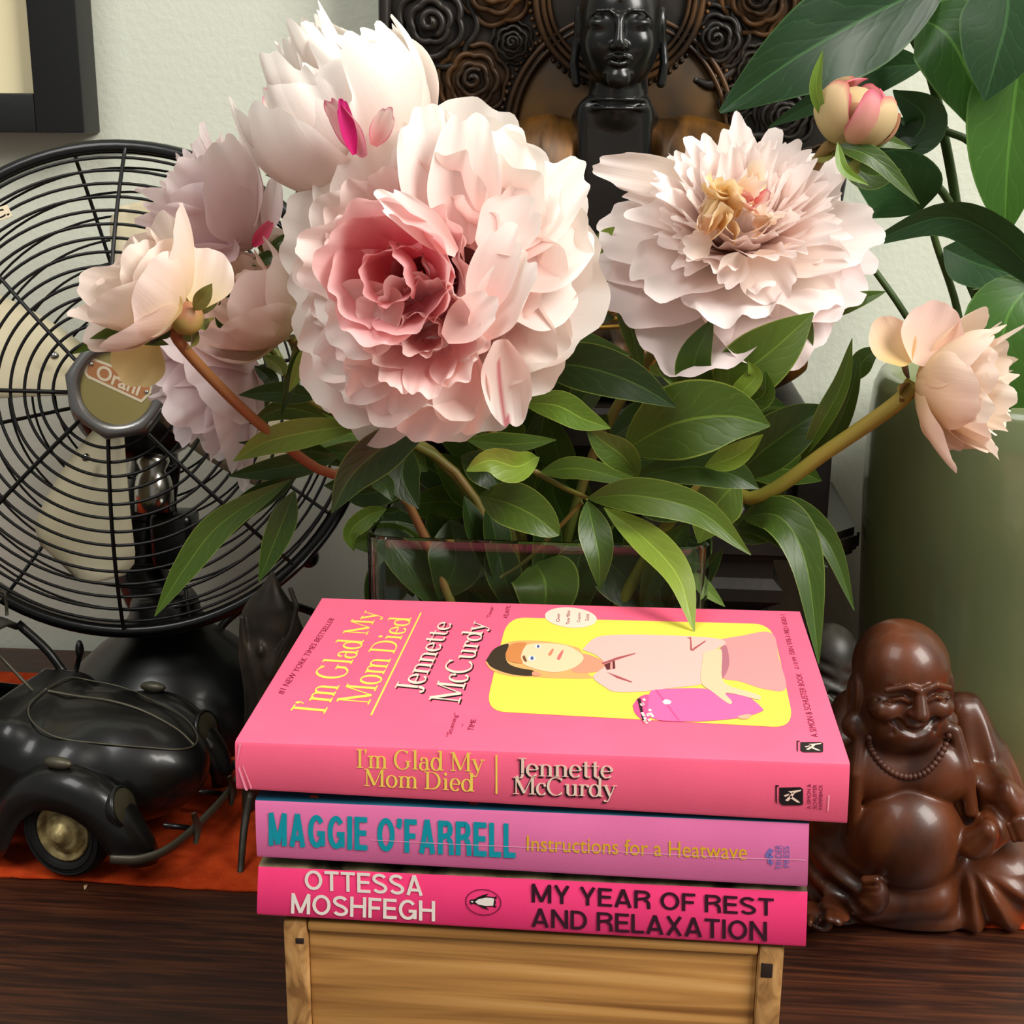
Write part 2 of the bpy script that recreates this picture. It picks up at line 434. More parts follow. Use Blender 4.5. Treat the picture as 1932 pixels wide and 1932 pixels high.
GL = {
 'I': (.32, [stem(.16, 0, ch), srf(.16, b_, .14), srf(.16, ch-b_, .14)]),
 '\u2019': (.17, [dot(.08, .66, .05), stroke([(.12, .67), (.115, .6), (.05, .53)], .035)]),
 'm': (.86, [stem(.14, 0, xh), stem(.43, 0, .36), stem(.72, 0, .36), stroke(arc(.285, .33, .145, .13, 180, 0)), stroke(arc(.575, .33, .145, .13, 180, 0)), srf(.14, b_, .11), srf(.43, b_, .11), srf(.72, b_, .11), srl(.14, xh-b_)]),
 'n': (.57, [stem(.14, 0, xh), stem(.43, 0, .36), stroke(arc(.285, .33, .145, .13, 180, 0)), srf(.14, b_, .11), srf(.43, b_, .11), srl(.14, xh-b_)]),
 'G': (.78, [stroke(arc(.38, .35, .31, .36, 48, 315, 26)), stem(.61, .08, .30), srf(.61, .30, .12), stroke([(.59, .60), (.60, .70)], .05)]),
 'l': (.28, [stem(.14, 0, .73), srf(.14, b_, .12), srl(.14, .73-b_)]),
 'a': (.50, [stem(.36, .05, .32), stroke(arc(.23, .31, .13, .15, 0, 150)), dot(.12, .37, .045), stroke(arc(.22, .13, .15, .145, 60, 330, 18)), stroke([(.36, .05), (.40, .01), (.48, .03)], .05)]),
 'd': (.58, [stroke(arc(.24, .23, .18, .24, 0, 360, 26)), stem(.44, 0, .73), srl(.44, .73-b_), stroke([(.44, b_), (.56, b_)], TN*1.2)]),
 'M': (.92, [stroke([(.14, 0), (.14, ch)], .045), stroke([(.14, ch), (.46, .04)], TK*1.05), stroke([(.46, .04), (.76, ch)], .04), stem(.78, 0, ch), srf(.14, b_, .12), srf(.78, b_, .14), srl(.14, ch-b_, .10), stroke([(.78, ch-b_), (.90, ch-b_)], TN)]),
 'y': (.54, [stroke([(.09, xh), (.28, .02)], TK), stroke([(.46, xh), (.22, -.14)], .04), stroke([(.22, -.14), (.16, -.2), (.09, -.19)], .04), dot(.08, -.17, .045), srf(.10, xh-b_, .11), srf(.46, xh-b_, .09)]),
 'o': (.52, [stroke(arc(.26, .23, .19, .24, 0, 360, 28))]),
 'D': (.76, [stem(.15, 0, ch), stroke([(.12, ch-b_), (.32, ch-b_)], TN), stroke([(.12, b_), (.32, b_)], TN), stroke(arc(.32, .35, .32, .335, 90, -90, 22)), srl(.15, b_, .13), srl(.15, ch-b_, .13)]),
 'i': (.29, [stem(.145, 0, xh), dot(.14, .63, .062), srf(.145, b_, .12), srl(.145, xh-b_)]),
 'e': (.49, [stroke(arc(.25, .23, .18, .24, 8, 320, 26)), stroke([(.08, .25), (.43, .25)], TN*1.2)]),
 'J': (.40, [stem(.27, .10, ch), stroke(arc(.15, .08, .12, .17, 0, -130)), dot(.08, -.04, .05), srf(.27, ch-b_, .14)]),
 't': (.36, [stem(.16, .1, .62), stroke(arc(.24, .1, .085, .1, 180, 320)), stroke([(.03, xh-b_), (.31, xh-b_)], TN*1.2)]),
 'c': (.45, [stroke(arc(.25, .23, .18, .24, 45, 320, 22)), dot(.36, .37, .05)]),
 'C': (.72, [stroke(arc(.38, .35, .31, .36, 45, 318, 26)), stroke([(.59, .58), (.60, .70)], .05)]),
 'u': (.58, [stem(.14, .12, xh), stem(.43, 0, xh), stroke(arc(.285, .13, .145, .13, 180, 360)), srl(.14, xh-b_), srl(.43, xh-b_), stroke([(.43, b_), (.53, b_)], TN*1.2)]),
 'r': (.42, [stem(.14, 0, xh), stroke(arc(.27, .32, .13, .13, 180, 50)), dot(.36, .40, .055), srf(.14, b_, .11), srl(.14, xh-b_)]),
 ' ': (.24, []),
}
def serif_mesh(s, sp=0.0):
    gs = []; x = 0
    for chh in s:
        adv, parts = GL[chh]
        for k, (v, f) in enumerate(parts):
            gs.append((np.c_[np.asarray(v)+np.array([x, 0]), np.full(len(v), k*1.2e-5)], f))
        x += adv+sp
    V, Fc = join(gs); V = V/np.array([x-sp, ch, 1])     # 1.0 = cap height, width; third column = lift
    return V, Fc
def block_mesh(s, wd=.15, kx=1.0, sp=.10):
    W = lambda pts: stroke(pts, wd, kx)
    h = wd/2; t = 1-h; k = h*kx
    A = {
     'A': (.76, [W([(k, 0), (.38, 1)]), W([(.38, 1), (.76-k, 0)]), W([(.2, .27), (.56, .27)])]),
     'D': (.72, [W([(k, 0), (k, 1)]), W([(0, t), (.32, t)]+arc(.32, .5, .40-k, .5-h, 90, -90, 16)+[(0, h)])]),
     'E': (.60, [W([(k, 0), (k, 1)]), W([(0, t), (.60, t)]), W([(0, .52), (.56, .52)]), W([(0, h), (.61, h)])]),
     'F': (.56, [W([(k, 0), (k, 1)]), W([(0, t), (.58, t)]), W([(0, .50), (.52, .50)])]),
     'G': (.80, [W(arc(.40, .5, .40-k, .5-h, 38, 345, 22)), W([(.44, .44), (.80, .44)]), W([(.80-k, .46), (.80-k, .06)])]),
     'H': (.72, [W([(k, 0), (k, 1)]), W([(.72-k, 0), (.72-k, 1)]), W([(0, .53), (.72, .53)])]),
     'I': (.15*kx, [W([(k, 0), (k, 1)])]),
     'L': (.54, [W([(k, 0), (k, 1)]), W([(0, h), (.56, h)])]),
     'M': (.86, [W([(k, 0), (k, 1)]), W([(.86-k, 0), (.86-k, 1)]), W([(k*.9, 1), (.43, .06)]), W([(.43, .06), (.86-k*.9, 1)])]),
     'N': (.74, [W([(k, 0), (k, 1)]), W([(.74-k, 0), (.74-k, 1)]), W([(k, .98), (.74-k, .02)])]),
     'O': (.82, [W(arc(.41, .5, .41-k, .5-h, 0, 360, 30))]),
     'R': (.70, [W([(k, 0), (k, 1)]), W([(0, t), (.42, t)]+arc(.42, .74, .27-k, .26-h, 90, -90, 12)+[(0, .48+h*.0)]), W([(.44, .48), (.56, .42), (.61, .30), (.63, 0)])]),
     'S': (.68, [W(arc(.33, .735, .30-k*.6, .265-h, 20, 225, 14)[:-1]+[(.22, .555), (.46, .46)]+arc(.35, .265, .31-k*.6, .265-h, 45, -160, 14))]),
     'T': (.66, [W([(.33, 0), (.33, 1)]), W([(0, t), (.66, t)])]),
     'X': (.70, [W([(k, 0), (.70-k, 1)]), W([(k, 1), (.70-k, 0)])]),
     'Y': (.70, [W([(.35, 0), (.35, .45)]), W([(k, 1), (.35, .40)]), W([(.70-k, 1), (.35, .40)])]),
     '\u2019': (.2, [W([(.1, 1), (.1, .84)]), W([(.12, .86), (.04, .72)])]),
     ' ': (.22, []),
    }
    gs = []; x = 0
    for c in s:
        adv, parts = A[c]
        for q, (v, f) in enumerate(parts): gs.append((np.c_[np.asarray(v)+np.array([x, 0]), np.full(len(v), q*1.5e-5)], f))
        x += adv+sp*kx
    V, Fc = join(gs); return V/np.array([x-sp*kx, 1, 1]), Fc
def on_quad(V, q, p0, n, lift):
    """q: pixel corners baseline-start, baseline-end, top-end, top-start -> points on plane"""
    c = [Ppl(px, py, p0, n)+n*lift for px, py in q]
    u, v = V[:, 0:1], V[:, 1:2]
    o = c[0]*(1-u)*(1-v)+c[1]*u*(1-v)+c[2]*u*v+c[3]*(1-u)*v
    return o+V[:, 2:3]*n if V.shape[1] > 2 else o
def letter(name, s, q, pl, mat_, parent, serif=False, block=None, bold=0.0, lift=.00012, sp=0.0, space=1.0, label=None):
    V, Fc = serif_mesh(s, sp) if serif else block_mesh(s, *block) if block else text_mesh(s, bold, space)
    return obj(name, (on_quad(V, q, pl[0], pl[1], lift), Fc), mat_, parent, smooth=False, label=label)
def patch(name, poly, pl, mat_, parent, lift=.00012, label=None):
    return obj(name, ([Ppl(px, py, pl[0], pl[1])+pl[1]*lift for px, py in poly], [tuple(range(len(poly)))]), mat_, parent, smooth=False, label=label)

# ------------------------------------------------------------------ crate
M_pine = wood('pine', (118, 74, 32), (184, 132, 70), (212, 164, 100), 4, (.8, 9, 20), .5)
M_pine2 = wood('pine_end', (128, 88, 46), (176, 130, 76), (200, 156, 100), 9, (14, 3, 6), .55)
bk_y = .455
cl, cr = P(532, 1738, bk_y), P(1481, 1793, bk_y)
zt = float(min(P(487, 1730, bk_y)[2], P(1520, 1790, bk_y)[2]))
xl, xr = float(cl[0]), float(cr[0]); cw = .0095
crt = thing('wooden_crate', 'pale pine wooden box standing on the sideboard under the pink books', 'wooden box', ((xl+xr)/2, bk_y+.07, 0))
sharp(obj('front_panel', box(xl+cw, xr-cw, bk_y+.0025, bk_y+.012, .0, zt-.0045, .0012), M_pine, crt))
sharp(obj('back_panel', box(xl+cw, xr-cw, bk_y+.128, bk_y+.138, .0, zt-.0045, .0012), M_pine, crt))
for x in (xl, xr-cw):
    V, Fc = box(x, x+cw, bk_y, bk_y+.140, 0, zt, .0022)
    sharp(obj('side_panel', (V, Fc), M_pine2, crt))
sharp(obj('lid', box(xl+cw, xr-cw, bk_y+.0005, bk_y+.139, zt-.0045, zt, .0016), M_pine, crt))
M_hole = mat('slot_dark', (38, 22, 10), .9)
for px, py, ww, hh in ((565, 1776, 9, 7), (1447, 1832, 12, 17)):
    c = P(px, py, bk_y-.0003); k = m_px(bk_y)
    obj('slot', box(c[0]-ww*k, c[0]+ww*k, bk_y-.0002, bk_y+.004, c[2]-hh*k, c[2]+hh*k, .0004), M_hole, crt, label='dark slot by the joint')

# ------------------------------------------------------------------ books
M_page = mat('page_edges', (240, 228, 208), .8, noise=(60, (222, 206, 180), 4, (1, 1, 60)))
def book(name, label, front, Yf, D, m_spine, m_top, mblock, rise=.0):
    TL, TR, BR, BL = [P(px, py, Yf) for px, py in front]
    root = thing(name, label, 'book', ((BL[0]+BR[0])/2, Yf+D/2, min(BL[2], BR[2])), 'pink paperbacks piled on the pine box')
    t = .0011; n = 16
    outer, inner = [], []
    Vs = []
    for i in range(n):
        s = i/(n-1)
        tp, bt = TL*(1-s)+TR*s, BL*(1-s)+BR*s
        zt_, zb = tp[2], bt[2]; xt, xb = tp[0], bt[0]
        rr = .0012
        prof = [(D, zt_+rise, xt), (D*.5, zt_+rise*.5, xt), (rr*2, zt_, xt), (rr*.4, zt_-rr*.35, xt), (0, zt_-rr*1.4, xt), (-.0003, (zt_+zb)/2, (xt+xb)/2), (0, zb+rr*1.4, xb), (rr*.4, zb+rr*.35, xb), (rr*2, zb, xb), (D*.5, zb, xb), (D, zb, xb)]
        inn = [(D, zb+t, xb), (D*.5, zb+t, xb), (t+rr, zb+t, xb), (t, zb+t+rr, xb), (t, zt_-t-rr, xt), (t+rr, zt_-t, xt), (D*.5, zt_-t+rise*.5, xt), (D, zt_-t+rise, xt)]
        Vs += [(x, Yf+y, z) for y, z, x in prof+inn]
    m = 19
    Fc = gridf(n, m, False, True)
    # end caps as quad strips between outer and inner profile
    pair = list(zip([0, 1, 2, 3, 4, 5, 6, 7, 8, 9, 10], [18, 17, 16, 16, 15, 15, 14, 13, 13, 12, 11]))
    for b0, fl in ((0, False), ((n-1)*m, True)):
        for (a, p), (c, q) in zip(pair[:-1], pair[1:]):
            f = [b0+a, b0+c, b0+q] + ([b0+p] if p != q else [])
            Fc.append(tuple(f[::-1]) if fl else tuple(f))
    cv = obj('cover', (Vs, Fc), m_spine, root)
    fix_normals(cv); sharp(cv, 50)
    if m_top is not None:
        cv.data.materials.append(m_top)
        for p in cv.data.polygons:
            if abs(p.normal.z) > .8: p.material_index = 1
    x0, x1 = max(TL[0], BL[0])+.0012, min(TR[0], BR[0])-.0004
    # page block between the covers, following the slant of both covers
    Vb = []
    for s, x in ((.008, x0), (.9965, x1)):
        zt_ = (TL*(1-s)+TR*s)[2]-t; zb = (BL*(1-s)+BR*s)[2]+t
        Vb += [(x, Yf+t, zb), (x, Yf+D-.002, zb), (x, Yf+D-.002, zt_+rise*.98), (x, Yf+t, zt_)]
    obj('page_block', (Vb, [(0, 1, 2, 3), (7, 6, 5, 4), (0, 4, 5, 1), (1, 5, 6, 2), (2, 6, 7, 3), (3, 7, 4, 0)]), mblock, root, smooth=False, label='cream page edges')
    # planes: spine, top cover
    spine = (TL+np.array([0, -.0003, 0]), np.array([0, -1., 0]))
    u = nz(TR-TL); nn = nz(np.cross(u, np.array([0, D, rise])))
    return root, spine, (TL, nn), (TL, TR, BR, BL)
def cover_mat(name, c, rough=.42): return mat(name, c, rough, noise=(40, tuple(min(255, int(x*1.03)+2) for x in c), 5), bump=(1500, .04))
M_pk = cover_mat('hot_pink_card', (243, 98, 132))
M_mauve = cover_mat('mauve_pink_card', (222, 112, 164))
M_teal = mat('teal_card', (22, 84, 110), .45, noise=(30, (40, 110, 130), 4))
M_mag = cover_mat('magenta_card', (250, 62, 124))
M_paint = mat('painted_cover', (38, 30, 20), .5, noise=(75, (150, 132, 100), 5, (1, .4, 1)))
M_yel = mat('yellow_ink', (232, 220, 84), .5)
M_yel2 = mat('yellow_letter_ink', (250, 220, 92), .5)
M_gold = mat('gold_ink', (226, 178, 40), .5)
M_cyan = mat('teal_ink', (0, 150, 168), .5)
M_white = mat('white_ink', (246, 236, 226), .5)
M_cream = mat('cream_ink', (246, 214, 196), .5)
M_blk = mat('black_ink', (26, 16, 20), .5)
M_maroon = mat('maroon_ink', (120, 20, 60), .5)
M_plum = mat('plum_ink', (52, 16, 36), .5)
M_vio = mat('violet_ink', (120, 110, 180), .5)

# bottom book
b3, sp3, tp3, q3 = book('paperback_book', 'hot pink paperback with white and black capitals, lowest of the pile on the pine box', [(487, 1634), (1524, 1682), (1520, 1789), (485, 1728)], bk_y-.0015, .129, M_mag, M_paint, M_page)
letter('spine_lettering', 'OTTESSA', [(575, 1678), (798, 1690), (797, 1652), (575, 1641)], sp3, M_white, b3, block=(.15, 1.0, .10), label='white author lettering')
letter('spine_lettering', 'MOSHFEGH', [(549, 1723), (821, 1738), (821, 1700), (550, 1685)], sp3, M_white, b3, block=(.15, 1.0, .10), label='white author lettering')
letter('spine_lettering', 'MY YEAR OF REST', [(1003, 1702), (1460, 1728), (1460, 1695), (1003, 1667)], sp3, M_plum, b3, block=(.15, 1.0, .10), label='dark title lettering')
letter('spine_lettering', 'AND RELAXATION', [(1003, 1748), (1447, 1776), (1447, 1739), (1003, 1713)], sp3, M_plum, b3, block=(.15, 1.0, .10), label='dark title lettering')
def ell_px(cx, cy, rx, ry, n=36, sl=.05):
    return [(cx+rx*math.cos(t), cy+ry*math.sin(t)+sl*rx*math.cos(t)) for t in np.linspace(0, 2*PI, n, endpoint=False)]
def ring_patch(name, cx, cy, rx, ry, wd, pl, mat_, par, label=None):
    a, b = ell_px(cx, cy, rx, ry), ell_px(cx, cy, rx-wd, ry-wd); n = len(a)
    V = [Ppl(*q, pl[0], pl[1])+pl[1]*.00012 for q in a+b]
    obj(name, (V, [(i, (i+1) % n, (i+1) % n+n, i+n) for i in range(n)]), mat_, par, smooth=False, label=label)
ring_patch('emblem_oval', 912, 1702, 34, 25, 1.8, sp3, M_maroon, b3, label='dark outline of the oval emblem')
def zp(lst, ox, oy, s): return [(ox+x/s, oy+y/s) for x, y in lst]
z5 = lambda l: zp(l, 460, 1480, 3.22)
patch('emblem_bird', z5([(1370, 712), (1378, 698), (1400, 697), (1425, 682), (1460, 668), (1490, 662), (1470, 678), (1500, 680), (1520, 684), (1534, 678), (1538, 690), (1526, 698), (1532, 715), (1526, 735), (1538, 742), (1528, 748), (1512, 740), (1470, 742), (1490, 762), (1452, 750), (1420, 732), (1395, 722), (1380, 730)]), sp3, M_blk, b3, .00014, label='black and white bird emblem')
patch('emblem_belly', z5([(1405, 712), (1425, 696), (1470, 686), (1505, 688), (1522, 692), (1518, 715), (1516, 734), (1470, 736), (1425, 728)]), sp3, M_white, b3, .0002)
patch('emblem_belly', z5([(1378, 712), (1384, 706), (1396, 708), (1392, 716)]), sp3, M_white, b3, .0002)

# middle book
b2, sp2, tp2, q2 = book('paperback_book', 'mauve-pink paperback with teal condensed capitals, middle of the pile', [(481, 1509), (1527, 1553), (1523, 1676), (485, 1619)], bk_y-.003, .129, M_mauve, M_teal, M_page)
letter('spine_lettering', "MAGGIE O\u2019FARRELL", [(507, 1595), (972, 1619), (972, 1554), (507, 1533)], sp2, M_cyan, b2, block=(.165, 1.4, .09), label='teal author lettering')
letter('spine_lettering', 'Instructions for a Heatwave', [(994, 1605), (1409, 1622), (1409, 1592), (994, 1576)], sp2, M_gold, b2, bold=.004, label='yellow title lettering')
z6 = lambda l: zp(l, 1000, 1480, 3.22)
letter('imprint', 'TINDER', [(1476, 1640), (1475, 1594), (1463, 1593), (1464, 1640)], sp2, M_vio, b2, label='small violet imprint')
letter('imprint', 'PRESS', [(1490, 1636), (1489, 1596), (1478, 1596), (1479, 1636)], sp2, M_vio, b2, label='small violet imprint')
for yy in (0, 11, 22):
    patch('imprint_flame', [(1443+yy*.5, 1612+yy), (1452, 1600+yy), (1460, 1604+yy), (1454, 1612+yy), (1446+yy*.3, 1620+yy)], sp2, M_vio, b2)
M_crease = mat('crease_white', (240, 170, 200), .6)
patch('spine_crease', [(700, 1584), (860, 1592), (1000, 1598), (1200, 1608), (1410, 1618), (1520, 1622), (1520, 1623.2), (1410, 1619.4), (1200, 1609.2), (1000, 1599.2), (860, 1593), (700, 1585)], sp2, M_crease, b2, .00016, label='pale crease line')
M_or = mat('orange_print', (190, 96, 60), .5)
for px in (592, 893):
    patch('cover_print', [(px-9, 1506+(px-590)*.04), (px-4, 1500+(px-590)*.04), (px+7, 1501+(px-590)*.04), (px+10, 1507+(px-590)*.04)], (tp2[0], tp2[1]), M_or, b2, .0002, label='orange bit of the cover print')

# top book
_tl, _tr = P(443, 1399, bk_y-.004), P(1604, 1441, bk_y-.004); _bm = P(1082, 1142, bk_y-.004+.150)
RISE = float(_bm[2]-np.interp(_bm[0], [_tl[0], _tr[0]], [_tl[2], _tr[2]])); print('RISE', RISE)
b1, sp1, tp1, q1 = book('paperback_book', 'thick bright pink paperback showing its front cover, topmost of the pile', [(443, 1399), (1604, 1441), (1598, 1556), (446, 1491)], bk_y-.004, .150, M_pk, None, M_page, rise=RISE)
letter('spine_lettering', 'I\u2019m Glad My', [(672, 1448), (914, 1456), (914, 1421), (672, 1413)], sp1, M_yel2, b1, serif=True, label='yellow title lettering')
letter('spine_lettering', 'Mom Died', [(686, 1482), (896, 1493), (896, 1460), (686, 1450)], sp1, M_yel2, b1, serif=True, label='yellow title lettering')
patch('spine_rule', [(935, 1424), (938.5, 1424), (938.5, 1498), (935, 1497)], sp1, M_yel2, b1)
for dx, dy, mm, lf, lb in ((-3, 3.5, M_blk, .00012, 'black shadow of the author lettering'), (0, 0, M_cream, .0002, 'cream author lettering')):
    sh = lambda q: [(x+dx, y+dy) for x, y in q]
    letter('spine_lettering', 'Jennette', sh([(972, 1463), (1158, 1467), (1158, 1434), (972, 1429)]), sp1, mm, b1, serif=True, lift=lf, sp=-.03, label=lb)
    letter('spine_lettering', 'McCurdy', sh([(967, 1497), (1164, 1503), (1164, 1470), (967, 1465)]), sp1, mm, b1, serif=True, lift=lf, sp=-.03, label=lb)
    sh2 = lambda q: [(x+dx*-.9, y+dy*.6) for x, y in q]
    letter('cover_lettering', 'Jennette', sh2([(790, 1309), (853, 1174), (820, 1172), (741, 1304)]), tp1, mm, b1, serif=True, lift=lf, sp=-.03, label=lb)
    letter('cover_lettering', 'McCurdy', sh2([(866, 1329), (917, 1174), (884, 1172), (808, 1323)]), tp1, mm, b1, serif=True, lift=lf, sp=-.03, label=lb)
letter('cover_lettering', 'I\u2019m Glad My', [(612, 1348), (716, 1154), (676, 1152), (547, 1342)], tp1, M_yel2, b1, serif=True, label='yellow title lettering')
letter('cover_lettering', 'Mom Died', [(695, 1331), (777, 1165), (738, 1163), (633, 1326)], tp1, M_yel2, b1, serif=True, label='yellow title lettering')
patch('cover_rule', [(698, 1350), (702, 1350), (796, 1156), (793, 1156)], tp1, M_yel2, b1)
letter('cover_lettering', '#1 NEW YORK TIMES BESTSELLER', [(535, 1311), (633, 1168), (623, 1165), (522, 1308)], tp1, M_maroon, b1, label='small dark lettering')
letter('cover_lettering', '\u201cStunning\u201d', [(853, 1391), (868, 1346), (857, 1345), (841, 1390)], tp1, M_maroon, b1, label='small dark quotation')
letter('cover_lettering', '\u2013', [(872, 1371), (874, 1366), (873, 1366), (871, 1371)], tp1, M_maroon, b1)
letter('cover_lettering', 'TIME', [(893, 1379), (899, 1358), (889, 1357), (882, 1378)], tp1, M_maroon, b1, label='small dark quotation')
letter('cover_lettering', '\u201cTriumph\u201d', [(926, 1167), (934, 1144), (927, 1144), (917, 1166)], tp1, M_maroon, b1)
letter('cover_lettering', 'ATLANTIC', [(958, 1167), (964, 1143), (956, 1143), (949, 1166)], tp1, M_maroon, b1)
letter('cover_lettering', 'ISBN 978-1-9821-8583-1', [(1500, 1235), (1481, 1160), (1472, 1160), (1490, 1235)], tp1, M_maroon, b1, label='small dark lettering')
letter('cover_lettering', '\u00a310.99', [(1508, 1262), (1502, 1240), (1494, 1240), (1500, 1262)], tp1, M_maroon, b1, label='small dark lettering')
letter('cover_lettering', 'A SIMON & SCHUSTER BOOK', [(1544, 1391), (1512, 1271), (1501, 1271), (1531, 1391)], tp1, M_maroon, b1, label='small dark lettering')
letter('imprint', 'A SIMON &', [(1530, 1526), (1530, 1479), (1523, 1479), (1523, 1526)], sp1, M_maroon, b1)
letter('imprint', 'SCHUSTER', [(1541, 1526), (1541, 1480), (1534, 1480), (1534, 1526)], sp1, M_maroon, b1)
letter('imprint', 'PAPERBACK', [(1552, 1527), (1552, 1480), (1545, 1480), (1545, 1527)], sp1, M_maroon, b1)
def sower(x0, y0, w_, h_, pl):
    f = lambda l: [(x0+a*w_, y0+c*h_) for a, c in l]
    patch('emblem', f([(0, 0), (.12, 0), (.12, .08), (.05, .08), (.05, 1), (0, .8)]), pl, M_blk, b1, .00012)
    patch('emblem', f([(.14, .12), (.9, .10), (1, .2), (1, .95), (.92, 1), (.25, 1), (.14, .85)]), pl, M_blk, b1, .00014, label='black publisher emblem')
    for l in ([(.35, .75), (.5, .55), (.62, .35), (.7, .4), (.6, .6), (.45, .8)], [(.55, .5), (.85, .8), (.9, .88), (.78, .85), (.52, .62)], [(.45, .3), (.62, .28), (.95, .22), (.9, .3), (.6, .42)], [(.3, .5), (.5, .42), (.48, .5), (.35, .58)]):
        patch('emblem_figure', f(l), pl, M_cream, b1, .0002)
sower(1463, 1481, 52, 38, sp1)
sower(1503, 1398, 50, 22, tp1)
M_scuff = mat('pale_pink_crease', (250, 150, 176), .6)
for q in ([(452, 1402), (456, 1402), (449, 1432), (447, 1434)], [(449, 1450), (452, 1446), (463, 1478), (468, 1491), (463, 1491)], [(457, 1445), (459, 1444), (476, 1486), (474, 1489)], [(1562, 1500), (1566, 1501), (1563, 1530), (1561, 1531)]):
    patch('spine_crease', q, sp1, M_scuff, b1, .00014, label='pale crease at the corner')
# printed picture on the cover
z4 = lambda l: zp(l, 900, 1120, 2.683)
z8 = lambda l: zp(l, 880, 1170, 3.019)
def rounded(c, r):
    out = []
    for i in range(4):
        p, q, s = np.array(c[i-1], float), np.array(c[i], float), np.array(c[(i+1) % 4], float)
        a = q+(p-q)*r[i][0]; b = q+(s-q)*r[i][1]
        for t in np.linspace(0, 1, 8): out.append(tuple(a*(1-t)**2+q*2*t*(1-t)+b*t*t))
    return out
cq = [Ppl(px, py, *tp1) for px, py in ((957, 1165), (1457, 1178), (1500, 1374), (915, 1342))]
panel = rounded(cq, [(.22, .07), (.07, .22), (.18, .07), (.07, .18)])
obj('cover_panel', (np.array(panel)+tp1[1]*.00012, [tuple(range(len(panel)))]), M_yel, b1, smooth=False, label='yellow picture panel')
ink = {}
def art(nm, pts, c, lift, k=z8, smooth=True):
    if c not in ink: ink[c] = mat('print_ink', c, .5)
    pts = np.array(pts, float)
    if smooth and len(pts) > 3:
        q = np.vstack([pts, pts[:1]]); q = spline(np.vstack([q]), len(pts)*4)[:-1]; pts = q
    patch(nm, k([tuple(p) for p in pts]), tp1, ink[c], b1, lift)
L0 = .0002
art('printed_hair', [(108, 245), (150, 175), (240, 128), (340, 118), (470, 125), (600, 150), (655, 178), (690, 300), (720, 332), (600, 336), (400, 328), (250, 320), (150, 292)], (222, 170, 104), L0)
art('printed_hair', [(112, 232), (160, 165), (240, 138), (222, 200), (240, 250), (300, 275), (385, 292), (375, 320), (260, 312), (150, 275)], (58, 46, 34), L0+.00005)
art('printed_skirt', [(1440, 112), (1560, 92), (1738, 74), (1780, 220), (1820, 392), (1700, 396), (1560, 352), (1450, 325), (1470, 200)], (226, 150, 150), L0)
art('printed_neck', [(620, 190), (700, 200), (800, 250), (780, 285), (700, 302), (600, 292)], (232, 150, 120), L0+.00005)
art('printed_shirt', [(660, 172), (720, 112), (800, 90), (1000, 86), (1270, 95), (1440, 110), (1475, 140), (1400, 180), (1360, 250), (1345, 330), (1340, 368), (1150, 392), (1000, 410), (850, 412), (790, 385), (720, 325), (790, 262), (740, 205)], (240, 186, 178), L0+.00008)
art('printed_face', [(300, 195), (330, 150), (420, 135), (560, 145), (640, 185), (667, 215), (650, 248), (600, 280), (520, 300), (430, 292), (340, 262), (300, 225)], (246, 206, 166), L0+.00012)
art('printed_hair', [(222, 200), (255, 142), (340, 133), (322, 175), (310, 215), (318, 250), (245, 238)], (206, 132, 74), L0+.00016)
for c, r1, r2, col in (((372, 222), 20, 15, (240, 240, 240)), ((407, 155), 18, 10, (240, 240, 240)), ((374, 222), 10, 11, (84, 96, 140)), ((409, 155), 9, 8, (84, 96, 140))):
    art('printed_eye', [(c[0]+r1*math.cos(t), c[1]+r2*math.sin(t)) for t in np.linspace(0, 2*PI, 12, endpoint=False)], col, L0+(.0002 if r1 > 12 else .00024), smooth=False)
art('printed_eye', [(318, 215), (330, 205), (345, 240), (330, 238)], (120, 80, 50), L0+.0002)
art('printed_mouth', [(515, 225), (530, 195), (552, 172), (548, 195), (530, 230)], (210, 110, 110), L0+.0002)
art('printed_nose', [(465, 200), (485, 172), (498, 170), (488, 195), (475, 208)], (214, 130, 100), L0+.0002)
art('printed_ear', [(375, 300), (395, 297), (425, 312), (405, 322), (375, 318)], (240, 150, 120), L0+.0002)
for l in ([(770, 248), (860, 215), (965, 190), (960, 197), (870, 226), (780, 256)], [(800, 300), (870, 325), (945, 355), (940, 360), (860, 335)], [(1255, 105), (1280, 100), (1285, 165), (1298, 180), (1275, 175), (1274, 110)], [(1290, 165), (1360, 120), (1365, 124), (1295, 175)]):
    art('printed_seam', l, (170, 84, 88), L0+.00016, smooth=False)
art('printed_tie', [(785, 258), (845, 235), (848, 280), (800, 288)], (96, 40, 44), L0+.0002, smooth=False)
art('printed_tie', [(820, 246), (832, 242), (834, 282), (818, 284)], (214, 150, 140), L0+.00022, smooth=False)
art('printed_belt', [(1440, 165), (1480, 150), (1497, 250), (1470, 322), (1448, 325)], (178, 110, 124), L0+.00012)
art('printed_urn', [(1040, 425), (1080, 400), (1330, 392), (1480, 420), (1600, 440), (1680, 500), (1680, 525), (1560, 560), (1350, 580), (1180, 580), (1080, 570), (1035, 535)], (240, 104, 164), L0+.00012)
art('printed_urn', [(947, 490), (985, 442), (1045, 435), (1045, 560), (1010, 575), (962, 535)], (228, 84, 140), L0+.0001)
art('printed_urn', [(972, 452), (992, 450), (1016, 570), (1003, 578)], (50, 22, 32), L0+.00016, smooth=False)
art('printed_urn_shine', [(1115, 470), (1135, 456), (1165, 466), (1160, 482), (1130, 484)], (252, 214, 220), L0+.0002)
art('printed_urn_shine', [(1075, 402), (1085, 402), (1215, 575), (1205, 577)], (214, 80, 140), L0+.00016, smooth=False)
rr_ = random.Random(8)
